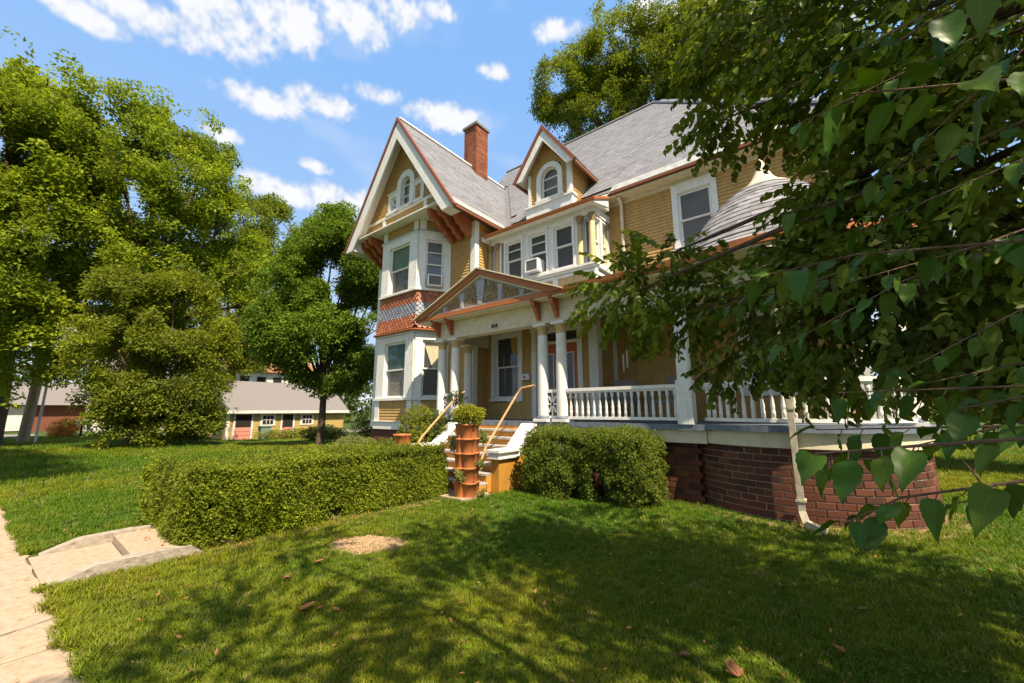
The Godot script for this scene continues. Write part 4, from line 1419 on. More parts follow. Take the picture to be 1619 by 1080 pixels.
func build_house_things() -> void:
	var fa := Vector3(-10.18, 0, -7.85)
	var fu := (Vector3(-9.58, 0, -8.76) - fa).normalized()
	air_conditioner(fa + fu * 0.545 + Vector3(0, 5.60, 0) - fu.cross(Vector3.UP) * 0.03, fu, "white air conditioner in the upper bay window beside the gable brackets")
	air_conditioner(Vector3(-6.50, 5.64, -9.40), Vector3.RIGHT, "white air conditioner in the middle sunroom window above the porch roof")
	# mailbox between the window and the doors
	var mb := thing("mailbox", "small white mailbox with red emblem on wall left of the orange doors", "mailbox", Vector3(-6.88, 2.46, -9.34))
	var st := S()
	bx(st, -7.03, -6.73, 2.46, 2.62, -9.36, -9.25)
	prism(st, PackedVector2Array([Vector2(-9.36, 2.621), Vector2(-9.235, 2.621), Vector2(-9.235, 2.635), Vector2(-9.36, 2.665)]), Vector3(-7.04, 0, 0), Vector3.BACK, Vector3.UP, Vector3(0.32, 0, 0))
	part("box", st, M.plastic_white, mb)
	st = S()
	lathe(st, [Vector2(0.0, 0.0), Vector2(0.04, 0.0), Vector2(0.04, 0.012), Vector2(0.0, 0.012)], Vector3.ZERO, 16)
	st.generate_normals()
	piece("emblem", st.commit(), M.door, mb, Transform3D(Basis(Vector3.RIGHT, PI / 2), Vector3(-6.88, 2.54, -9.252)))
	var ch := thing("wind_chime", "pair of slim white tubes hanging before the dark porch wall", "wind chime", Vector3(-3.95, 2.9, -9.6))
	st = S(true)
	for s in [-0.05, 0.05]:
		tube(st, [Vector3(-3.95 + s, 2.6 + s, -9.6), Vector3(-3.95 + s, 3.05 + s, -9.6)], [0.022, 0.022], 8)
	part("tubes", st, M.white, ch)
	st = S(true)
	tube(st, [Vector3(-3.95, 3.1, -9.6), Vector3(-3.95, 4.07, -9.6)], [0.004, 0.004], 5)
	part("cord", st, M.iron, ch)
	wicker_chair(Vector3(-3.95, DECK + 0.003, -9.3), 0.1, "grey wicker porch chair nearest the doors, behind the straight railing")
	wicker_chair(Vector3(-2.75, DECK + 0.003, -8.9), -0.5, "grey wicker porch chair beside the white post of the round corner")
	# terracotta towers
	var leafm := clump(7, 0.045, 0.05, 0.03)
	var tw := Vector3(-5.46, 0.03, -5.52)
	var where_ := ["bottom terracotta planter of the tall tower before the steps", "second terracotta planter from the ground in the tall tower before the steps", "middle terracotta planter of the tall tower before the steps", "fourth terracotta planter from the ground in the tall tower before the steps", "topmost terracotta planter of the tall tower, holding a leafy bush"]
	for i in 5:
		planter(tw + Vector3(rng.randf_range(-0.01, 0.01), i * 0.262, 0), 0.245 - 0.006 * i, 0.27, where_[i], 0.35 + 0.12 * i)
	herb("potted_bush", "leafy yellow green bush growing in the topmost planter of the tall tower", "potted plant", tw + Vector3(0, 1.31, 0), Vector3(0.32, 0.19, 0.32), 420, leafm, Color(0.17, 0.20, 0.02), "plants in the terracotta towers")
	var sprigs := [[Vector3(-0.28, 0.80, 0.06), "trailing sprig on the left side of the tall terracotta tower, third tier"], [Vector3(0.16, 0.96, -0.26), "trailing sprig on the right side of the tall terracotta tower, near its top"], [Vector3(0.05, 0.30, 0.25), "pale sprig on the front of the tall terracotta tower, second tier"], [Vector3(0.24, 0.52, -0.1), "thin sprig on the right of the tall terracotta tower, middle tier"], [Vector3(0.27, 0.03, -0.12), "small sprig at the right foot of the tall terracotta tower"]]
	for i in sprigs.size():
		herb("trailing_sprig", sprigs[i][1], "potted plant", tw + sprigs[i][0], Vector3(0.10, 0.11, 0.10) * [1.3, 1.1, 0.8, 0.7, 0.6][i], [60, 40, 24, 16, 14][i], leafm, Color(0.15, 0.19, 0.06), "plants in the terracotta towers")
	var t2 := Vector3(-8.25, 0.0, -6.1)
	for i in 4:
		planter(t2 + Vector3(0, i * 0.255, 0), 0.21, 0.265, ["bottom terracotta planter of the far tower behind the hedge", "second terracotta planter of the far tower behind the hedge", "third terracotta planter of the far tower behind the hedge", "topmost terracotta planter of the far tower, behind the hedge"][i], 0.2 + 0.2 * i)
	herb("trailing_sprig", "green sprigs spilling over the far terracotta tower behind the hedge", "potted plant", t2 + Vector3(-0.16, 0.55, 0.14), Vector3(0.20, 0.22, 0.16), 110, leafm, Color(0.11, 0.16, 0.04), "plants in the terracotta towers")
	# climbers round the left handrail and the bay
	herb("climbing_shrub", "light green climbing shrub in front of the bay window", "shrub", Vector3(-8.5, 0.1, -6.75), Vector3(0.60, 0.85, 0.42), 1500, leafm, Color(0.15, 0.18, 0.025), "shrubs by the bay window")
	herb("climbing_shrub", "darker climbing shrub leaning over the left handrail", "shrub", Vector3(-8.1, 0.5, -7.0), Vector3(0.46, 0.58, 0.35), 1000, leafm, Color(0.085, 0.12, 0.028), "shrubs by the bay window")
	herb("climbing_shrub", "dark leafy spray arching over the top of the left handrail", "shrub", Vector3(-7.55, 1.75, -7.2), Vector3(0.42, 0.18, 0.18), 90, leafm, Color(0.03, 0.05, 0.02), "shrubs by the bay window")
	herb("foundation_shrub", "pale green low shrub at the left corner of the house foundation", "shrub", Vector3(-11.6, 0.0, -6.9), Vector3(1.3, 0.42, 0.5), 1700, leafm, Color(0.15, 0.18, 0.07), "shrubs by the bay window")
	herb("foundation_shrub", "dark tangled shrub beyond the far left corner of the house", "shrub", Vector3(-14.6, 0.0, -9.2), Vector3(1.1, 0.7, 0.8), 1200, leafm, Color(0.035, 0.055, 0.02), "shrubs by the bay window")

# ---------------------------------------------------------------- sky
func make_sky(exposure: float) -> Sky:
	var w := 2048
	var h := 1024
	var im := Image.create(w, h, false, Image.FORMAT_RGBF)
	var cn := FastNoiseLite.new()
	cn.seed = 77
	cn.frequency = 1.0
	cn.fractal_octaves = 5
	cn.fractal_gain = 0.55
	var wide := FastNoiseLite.new()
	wide.seed = 5
	wide.frequency = 1.0
	wide.fractal_octaves = 3
	# cloud banks: azimuth, elevation, half width, half height (degrees)
	var banks := [[-91, 35.6, 5, 1.3], [-86, 38.2, 7, 2.4], [-79, 40.6, 7, 3.4], [-72, 43.6, 7, 3.4], [-64, 46.0, 7, 2.8], [-57, 47.8, 6, 2.2], [-51, 49, 4, 1.3], [-74, 35.2, 6, 1.7], [-67, 37.2, 5.5, 1.8], [-60, 39.8, 4.5, 1.3], [-49, 38.6, 7, 2.0], [-41, 44, 3, 1.1], [-31, 47.6, 5, 1.6], [-16, 46.6, 6, 2.6], [-8, 45, 5, 3.2], [-71, 26.6, 5, 2.2], [-63, 26.6, 6, 2.8], [-67, 30.3, 2.4, 1.0], [-77.6, 30.6, 2.6, 1.1], [-53, 24, 5, 2], [4, 38, 6, 3], [-20, 24, 9, 3]]
	var sun := Vector3(0.53, 0.82, 0.20).normalized()
	for y in h:
		var el := PI / 2 - PI * (y + 0.5) / h
		var eld := rad_to_deg(el)
		var se := sin(el)
		var ce := cos(el)
		var base := Color(0.235, 0.495, 0.96).lerp(Color(0.72, 0.87, 1.03), pow(1.0 - maxf(se, 0.0), 2.2))
		if el < -0.02:
			var g := Color(0.16, 0.17, 0.09)
			for x in w:
				im.set_pixel(x, y, g)
			continue
		for x in w:
			var az := wrapf(TAU * (x + 0.5) / w, -PI, PI)
			var d := Vector3(sin(az) * ce, se, -cos(az) * ce)
			var azd := rad_to_deg(az)
			var c := base
			var near_sun := maxf(0.0, d.dot(sun))
			var k := 0.45 * pow(near_sun, 24.0) + 0.18 * pow(near_sun, 4.0)
			c = Color(c.r + k, c.g + k * 0.96, c.b + k * 0.85)
			var dens := -1.0
			var inside := azd > -102 and azd < 20 and eld > 12
			if inside:
				for b in banks:
					var dx: float = (azd - b[0]) / b[2]
					if absf(dx) > 1.6:
						continue
					var dy: float = (eld - b[1]) / b[3]
					if absf(dy) < 1.6:
						dens = maxf(dens, 1.0 - dx * dx - dy * dy * (1.0 if dy > 0 else 1.5))
			else:
				var q := d / (se + 0.25)
				dens = wide.get_noise_3dv(q * 1.5) * 3.2 - 0.1
			if dens > -0.95:
				var n := cn.get_noise_3dv(d * 12.0) * 0.75 + cn.get_noise_3dv(d * 34.0) * 0.6 + cn.get_noise_3dv(d * 90.0) * 0.3
				var a := smoothstep(-0.05, 1.0, dens * 0.95 + n)
				var lum := 0.85 + 0.15 * smoothstep(-0.2, 1.1, dens + n * 1.3)
				c = c.lerp(Color(lum, lum * 1.0, lum * 1.02), a * 0.96)
			# thin high wisps
			var wisp := smoothstep(0.12, 0.6, wide.get_noise_3d(d.x * 4.0, d.y * 9.0, d.z * 4.0)) * 0.16
			c = c.lerp(Color(0.95, 0.97, 1.0), wisp)
			im.set_pixel(x, y, Color(c.r / exposure, c.g / exposure, c.b / exposure))
	var m := PanoramaSkyMaterial.new()
	m.panorama = ImageTexture.create_from_image(im)
	var s := Sky.new()
	s.sky_material = m
	return s

# ---------------------------------------------------------------- garden
# lawn side of the pavement, which runs a little askew of the house
func pave_edge(x: float) -> float:
	return -0.50 - 0.0425 * (x + 3.8) + 0.035 * vary.get_noise_1d(x * 40.0) + 0.03 * vary.get_noise_1d(x * 160.0)

func on_lawn(x: float, z: float) -> bool:
	if z > pave_edge(x) + 0.07 * vary.get_noise_2d(x * 30.0, 3.0) + 0.02:
		return false
	if x > -7.25 and x < -5.78 and z > -1.75:
		return false
	if x > -7.85 and x < -6.0 and z > -5.4 and z < -1.4:
		return false
	if x > -7.8 and x < -5.2 and z < -5.3 and z > -7.6:
		return false
	if x > -13.8 and x < 0.7 and z < -7.75:
		return false
	if Vector2(x - TC.x, z - TC.z).length() < 1.78:
		return false
	if x > -8.6 and x < -1.6 and z < -7.45:
		return false
	var p := Vector2((x + 4.58) * 0.82 - (z + 2.95) * 0.57, (x + 4.58) * 0.57 + (z + 2.95) * 0.82)
	if rng.randf() > 0.10 and Vector2(p.x / 0.46, p.y / 0.32).length() < 1.0 + 0.5 * vary.get_noise_2d(x * 40.0, z * 40.0):
		return false
	return true

func build_lawn() -> void:
	var st := S(true)
	var xs := []
	var zs := []
	for v in [-400, -200, -120, -80, -60]:
		xs.append(float(v))
	for i in range(-52, 21, 2):
		xs.append(float(i))
	for v in [40, 80, 200, 400]:
		xs.append(float(v))
	for v in [-400, -200, -100, -60, -40, -30, -24]:
		zs.append(float(v))
	for i in range(-20, 8):
		zs.append(float(i))
	for v in [20, 60, 200, 400]:
		zs.append(float(v))
	for i in xs.size() - 1:
		for j in zs.size() - 1:
			var p := []
			for q in [[i, j], [i + 1, j], [i + 1, j + 1], [i, j + 1]]:
				p.append(Vector3(xs[q[0]], ground(xs[q[0]], zs[q[1]]), zs[q[1]]))
			quad(st, p[0], p[1], p[2], p[3])
	structure("lawn_ground", st, M.lawn)
	# tufts of mown grass, thinner with distance
	var st2 := S()
	for b in 7:
		var a := rng.randf() * TAU
		var o := Vector3(cos(a), 0, sin(a)) * rng.randf() * 0.022
		var d := Vector3(cos(a + rng.randf_range(-1, 1)), 0, sin(a + rng.randf_range(-1, 1)))
		var h := rng.randf_range(0.028, 0.06)
		var s := Vector3(-d.z, 0, d.x) * 0.0022
		var m := o + Vector3(0, h * 0.65, 0) + d * h * 0.25
		var e := o + Vector3(0, h, 0) + d * h * 0.85
		quad(st2, m - s, m + s, o + s, o - s)
		tri(st2, m - s, e, m + s)
	st2.generate_normals()
	var tuft := st2.commit()
	var where := []
	var tints := []
	var add := func(x: float, z: float, k: float) -> void:
		if not on_lawn(x, z):
			return
		var v := vary.get_noise_2d(x * 3.0, z * 3.0)
		var v2 := vary.get_noise_2d(x * 22.0 + 90.0, z * 22.0)
		where.append(Transform3D(Basis(Vector3.UP, rng.randf() * TAU).scaled(Vector3(k, k * rng.randf_range(0.7, 1.3) * (1.0 + 0.35 * v2), k)), Vector3(x, ground(x, z) - 0.004, z)))
		var c := Color(0.080, 0.160, 0.010).lerp(Color(0.215, 0.230, 0.016), clampf(0.32 + 0.9 * v + 0.35 * v2, 0.0, 1.0))
		if rng.randf() < 0.05:
			c = Color(0.32, 0.26, 0.10)
		var f := rng.randf_range(0.75, 1.25)
		tints.append(Color(c.r * f, c.g * f, c.b * f))
	for i in 210000:
		# polar spread about the corner of the lawn nearest the pavement
		var r := 1.5 * exp(rng.randf() * 3.25)
		var a := deg_to_rad(rng.randf_range(-95.0, 18.0))
		add.call(sin(a) * r, -cos(a) * r, clampf(0.55 + r * 0.10, 0.8, 3.0))
	for i in 5000:
		var ex := rng.randf_range(-14.0, 0.0)
		add.call(ex, pave_edge(ex) + rng.randf_range(-0.14, 0.08), rng.randf_range(0.9, 1.6))
	var g := spread("grass", tuft, M.grass_blade, where, tints, self)
	tag(g, "short mown grass covering the lawn, yellow green in the sun", "grass")
	# clover and small weeds in patches, and crumbs of dry leaf
	var weed := S()
	for k in 7:
		leaf_shape(weed, Transform3D(Basis(Vector3.UP, k * 0.9) * Basis(Vector3.RIGHT, -0.35 - 0.1 * (k % 3)), Vector3(0, 0.012, 0)), 0.032 + 0.006 * (k % 3), 0.02, 0.15, 0.5)
	weed.generate_normals()
	where = []
	tints = []
	for i in 6000:
		var r := 1.8 * exp(rng.randf() * 1.9)
		var a := deg_to_rad(rng.randf_range(-92.0, 18.0))
		var p := Vector3(sin(a) * r, 0.018, -cos(a) * r)
		if vary.get_noise_2d(p.x * 16.0 + 40.0, p.z * 16.0) < 0.24 or not on_lawn(p.x, p.z):
			continue
		where.append(Transform3D(Basis(Vector3.UP, rng.randf() * TAU).scaled(Vector3.ONE * rng.randf_range(0.35, 0.8)), p))
		tints.append(tint(Color(0.085, 0.14, 0.012), 0.3, 0.3))
	tag(spread("clover", weed.commit(), M.grass_blade, where, tints, self), "patches of broad leaved clover and weeds in the lawn", "weeds")
	where = []
	tints = []
	var crumb := S()
	leaf_shape(crumb, Transform3D.IDENTITY, 0.04, 0.024, 0.3, -0.5)
	crumb.generate_normals()
	for i in 500:
		var r := 1.9 * exp(rng.randf() * 1.6)
		var a := deg_to_rad(rng.randf_range(-92.0, 18.0))
		var p := Vector3(sin(a) * r, 0.04, -cos(a) * r)
		if on_lawn(p.x, p.z) or p.z > -0.5:
			where.append(Transform3D(any_basis(0.5).scaled(Vector3.ONE * rng.randf_range(0.4, 1.1)), p))
			tints.append(tint(Color(0.30, 0.17, 0.07), 0.4, 0.3))
	for i in 320:
		var p := Vector3(-5.75 + rng.randfn() * 0.12, 0.03, rng.randf_range(-5.2, -1.3))
		if i > 220:
			p = Vector3(rng.randf_range(-7.1, -5.9), 0.12, -1.5 + rng.randfn() * 0.12)
		where.append(Transform3D(any_basis(0.5).scaled(Vector3.ONE * rng.randf_range(0.4, 1.2)), p))
		tints.append(tint(Color(0.30, 0.17, 0.07), 0.4, 0.3))
	tag(spread("leaf_litter", crumb.commit(), M.leaf, where, tints, self), "crumbs of dry brown leaf scattered over lawn and walk", "leaf litter")
	# bare patch
	st = S(true)
	var c := Vector3(-4.58, 0.006, -2.95)
	for k in 28:
		var p := []
		for j in [k, k + 1]:
			var a: float = TAU * (j % 28) / 28.0
			var r := 1.0 + 0.3 * vary.get_noise_2d(cos(a) * 60.0, sin(a) * 60.0)
			var e := Vector2(cos(a) * 0.48 * r, sin(a) * 0.36 * r)
			p.append(c + Vector3(e.x * 0.82 + e.y * 0.57, 0.0, -e.x * 0.57 + e.y * 0.82))
		tri(st, c + Vector3(0, 0.025, 0), p[0], p[1])
	structure("bare_earth", st, M.soil)
	st = S()
	for i in 260:
		var e := Vector2(rng.randfn() * 0.22, rng.randfn() * 0.12)
		var p := c + Vector3(e.x * 0.82 + e.y * 0.57, 0.022, -e.x * 0.57 + e.y * 0.82)
		var a := rng.randf() * TAU
		bar(st, p, p + Vector3(cos(a) * 0.05, rng.randf_range(-0.006, 0.012), sin(a) * 0.05), 0.003, 0.003)
	var straw := part("straw", st, M.straw, self, "stuff")
	tag(straw, "dry straw lying on the bare patch of lawn", "straw")
	# soil strip along the hedge and the drum
	st = S(true)
	for k in 20:
		var z0 := -1.5 - 0.2 * k
		quad(st, Vector3(-6.1, 0.012, z0 - 0.2), Vector3(-5.62 + 0.05 * vary.get_noise_1d(z0 * 60.0 - 12.0), 0.008, z0 - 0.2), Vector3(-5.62 + 0.05 * vary.get_noise_1d(z0 * 60.0), 0.008, z0), Vector3(-6.1, 0.012, z0))
	ring(st, 1.5, 2.05, -0.05, 0.012, -1.0, 1.8, 30)
	structure("bare_soil_edge", st, M.soil)

func build_paving() -> void:
	# pavement slabs along the street
	var base := S()
	for k in 30:
		var x0 := -48.0 + k * 2.0
		quad(base, Vector3(x0, 0.004, pave_edge(x0) + 0.004), Vector3(x0 + 2.0, 0.004, pave_edge(x0 + 2.0) + 0.004), Vector3(x0 + 2.0, 0.004, pave_edge(x0 + 2.0) + 1.66), Vector3(x0, 0.004, pave_edge(x0) + 1.66))
	var walk := structure("sidewalk", base, M.soil)
	for i in 24:
		var x := -31.3 + i * 1.5
		var st := S()
		var n := 14
		var y := 0.016 + rng.randf_range(-0.004, 0.005)
		var tip := rng.randf_range(-0.004, 0.004)
		for k in n:
			var a := x + 0.004 + (1.492 / n) * k
			var b := a + 1.492 / n
			var ea := pave_edge(a)
			var eb := pave_edge(b)
			var ya := y + tip * k / n
			var yb := y + tip * (k + 1) / n
			quad(st, Vector3(a, ya, ea), Vector3(b, yb, eb), Vector3(b, yb, eb + 1.64), Vector3(a, ya, ea + 1.64))
			quad(st, Vector3(b, yb, eb), Vector3(a, ya, ea), Vector3(a, y - 0.08, ea), Vector3(b, y - 0.08, eb))
		for e in [x + 0.004, x + 1.496]:
			quad(st, Vector3(e, y + 0.001, pave_edge(e)), Vector3(e, y + 0.001, pave_edge(e) + 1.64), Vector3(e, y - 0.05, pave_edge(e) + 1.64), Vector3(e, y - 0.05, pave_edge(e)))
		part("slab", st, M.concrete, walk)
	for c in [[-4.9, 0.9], [-7.6, 0.5], [-10.4, 1.1]]:
		var cr := S()
		var px: float = c[0]
		var pz: float = pave_edge(px)
		for k in 16:
			var nx: float = px + rng.randf_range(-0.06, 0.07) + 0.02 * c[1]
			var nz: float = pz + 0.1
			var wd := rng.randf_range(0.002, 0.005)
			quad(cr, Vector3(px - wd, 0.0245, pz), Vector3(px + wd, 0.0245, pz), Vector3(nx + wd, 0.0245, nz), Vector3(nx - wd, 0.0245, nz))
			px = nx
			pz = nz
		part("crack", cr, M.inner_green, walk)
	# front walk: a low slab, one step up, then on under the hedge to the steps
	var st := S()
	quad(st, Vector3(-7.05, 0.024, -1.02), Vector3(-5.9, 0.024, -1.02), Vector3(-5.9, 0.024, pave_edge(-5.9) - 0.012), Vector3(-7.05, 0.024, pave_edge(-7.05) - 0.012))
	quad(st, Vector3(-7.05, 0.024, pave_edge(-7.05) - 0.012), Vector3(-5.9, 0.024, pave_edge(-5.9) - 0.012), Vector3(-5.9, -0.03, pave_edge(-5.9) - 0.012), Vector3(-7.05, -0.03, pave_edge(-7.05) - 0.012))
	var path := structure("front_walk", st, M.concrete)
	st = S()
	bx(st, -7.05, -5.9, -0.3, 0.105, -2.6, -1.03)
	part("slab", st, M.concrete, path)
	st = S()
	bx(st, -7.2, -5.95, -0.3, 0.045, -5.2, -2.61)
	bx(st, -7.7, -5.25, -0.3, 0.046, -5.95, -5.201)
	part("slab", st, M.concrete, path)
	for s in 2:
		st = S()
		var x := -5.895 if s else -7.2
		prism(st, PackedVector2Array([Vector2(-0.45, -0.2), Vector2(-0.45, 0.02), Vector2(-0.72, 0.115), Vector2(-0.78, 0.125), Vector2(-1.2, 0.135), Vector2(-1.5, 0.12), Vector2(-1.62, 0.02), Vector2(-1.62, -0.2)]), Vector3(x, 0, 0), Vector3.BACK, Vector3.UP, Vector3(0.145, 0, 0))
		solo("walk_kerb", st, M.kerb, ["pale concrete kerb on the far side of the front walk", "pale concrete kerb on the near side of the front walk"][s], "kerb", "kerbs of the front walk")
	# side street on the left
	st = S()
	for k in 12:
		var z0 := 30.0 - k * 6.0
		quad(st, Vector3(-44.5, ground(-44.5, z0 - 6.0) + 0.03, z0 - 6.0), Vector3(-38.5, ground(-38.5, z0 - 6.0) + 0.03, z0 - 6.0), Vector3(-38.5, ground(-38.5, z0) + 0.03, z0), Vector3(-44.5, ground(-44.5, z0) + 0.03, z0))
	bx(st, -60, 400, -0.3, -0.06, 4.0, 11.0)
	structure("street", st, M.asphalt)

func dry_leaf(at: Vector3, k: float, label: String) -> void:
	var st := S()
	var b := Basis(Vector3.UP, rng.randf() * TAU)
	leaf_shape(st, Transform3D(b, at), 0.085 * k, 0.06 * k, 0.25, -0.35)
	leaf_shape(st, Transform3D(b * Basis(Vector3.UP, 0.9), at), 0.055 * k, 0.035 * k, 0.25, -0.2, false)
	leaf_shape(st, Transform3D(b * Basis(Vector3.UP, -0.9), at), 0.055 * k, 0.035 * k, 0.25, -0.3, false)
	solo("fallen_leaf", st, M.dry_leaf, label, "fallen leaf", "dry leaves fallen on the lawn")

func build_hedge() -> void:
	var leafm := clump(9, 0.05, 0.034, 0.02)
	var hg := thing("hedge", "long clipped box hedge running from the front walk to the porch steps", "hedge", Vector3(-6.93, 0, -3.4))
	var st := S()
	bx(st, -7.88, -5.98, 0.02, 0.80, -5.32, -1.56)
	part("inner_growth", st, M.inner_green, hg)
	var where := []
	var tints := []
	for i in 22000:
		var p := Vector3(rng.randf_range(-8.0, -5.86), rng.randf_range(0.03, 0.88), rng.randf_range(-5.45, -1.42))
		var f := rng.randf()
		if f < 0.42:
			p.x = -5.86 - absf(rng.randfn()) * 0.05
		elif f < 0.52:
			p.x = -8.0 + absf(rng.randfn()) * 0.05
		elif f < 0.70:
			p.z = -1.42 - absf(rng.randfn()) * 0.06
		elif f < 0.745:
			p.z = -5.45 + absf(rng.randfn()) * 0.05
		else:
			p.y = 0.86 - absf(rng.randfn()) * 0.05 + (0.05 if rng.randf() < 0.12 else 0.0)
		# round the shoulders, let the sides wander
		var w := vary.get_noise_3dv(p * 5.0) * 0.13 + vary.get_noise_3dv(p * 18.0) * 0.10
		var cx := Vector3(-6.93, p.y, clampf(p.z, -5.0, -2.0))
		p += (p - cx).normalized() * w
		p.y += vary.get_noise_2d(p.x * 6.0, p.z * 6.0) * 0.08
		if p.y > 0.74:
			p.x = lerpf(p.x, -6.93, 0.05)
		if vary.get_noise_3dv(p * 26.0) < -0.46 and p.y < 0.8:
			continue
		if i % 60 == 0:
			p.y = 0.88 + rng.randf() * 0.09
		where.append(Transform3D(any_basis(0.2).scaled(Vector3.ONE * rng.randf_range(0.7, 1.4)), p))
		var tone := 1.0 + 0.7 * vary.get_noise_3dv(p * 14.0)
		tints.append(tint(Color(0.12 * tone, 0.16 * tone, 0.016), 0.4, 0.4))
	spread("foliage", leafm, M.leaf, where, tints, hg)
	for b in [["box shrub beside the right side wall of the porch steps", Vector3(-4.30, 0, -6.86), Vector3(0.60, 0.58, 0.48)], ["box shrub against the round brick base of the porch", Vector3(-3.02, 0, -6.92), Vector3(0.66, 0.60, 0.50)]]:
		var at: Vector3 = b[1]
		var r: Vector3 = b[2]
		var o := thing("clipped_shrub", b[0], "shrub", at, "shrubs under the porch railing")
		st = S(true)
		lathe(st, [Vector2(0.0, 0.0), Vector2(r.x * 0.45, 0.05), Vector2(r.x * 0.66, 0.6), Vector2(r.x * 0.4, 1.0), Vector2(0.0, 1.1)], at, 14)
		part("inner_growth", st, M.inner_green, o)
		where = []
		tints = []
		for i in 5200:
			var d := Vector3(rng.randfn(), rng.randfn(), rng.randfn()).normalized()
			d /= pow(pow(d.x, 4.0) + pow(d.y, 4.0) + pow(d.z, 4.0), 0.25)
			var p := at + Vector3(0, 0.58, 0) + d * r * (0.82 + 0.24 * rng.randf()) * (1.0 + 0.30 * vary.get_noise_3dv((at + d) * 9.0) + 0.25 * vary.get_noise_3dv((at + d) * 30.0))
			if vary.get_noise_3dv(p * 26.0) < -0.26:
				continue
			if p.y < 0.02:
				continue
			where.append(Transform3D(any_basis(0.1).scaled(Vector3.ONE * rng.randf_range(0.8, 1.5)), p))
			tints.append(tint(Color(0.10, 0.14, 0.02), 0.35, 0.35))
		for i in 260:
			var a := rng.randf() * TAU
			var rr := sqrt(rng.randf())
			where.append(Transform3D(any_basis(0.0), at + Vector3(cos(a) * r.x * rr * 0.9, 1.16 - 0.1 * rr * rr + rng.randf() * 0.17, sin(a) * r.z * rr * 0.9)))
			tints.append(tint(Color(0.12, 0.16, 0.03), 0.3, 0.3))
		spread("foliage", leafm, M.leaf, where, tints, o)

# ---------------------------------------------------------------- trees and the far side
func lobes_of(list: Array, squash := 0.85) -> Array:
	var out := []
	for b in list:
		out.append([Vector3(b[0], b[1], b[2]), Vector3(b[3], b[3] * squash, b[3])])
	return out

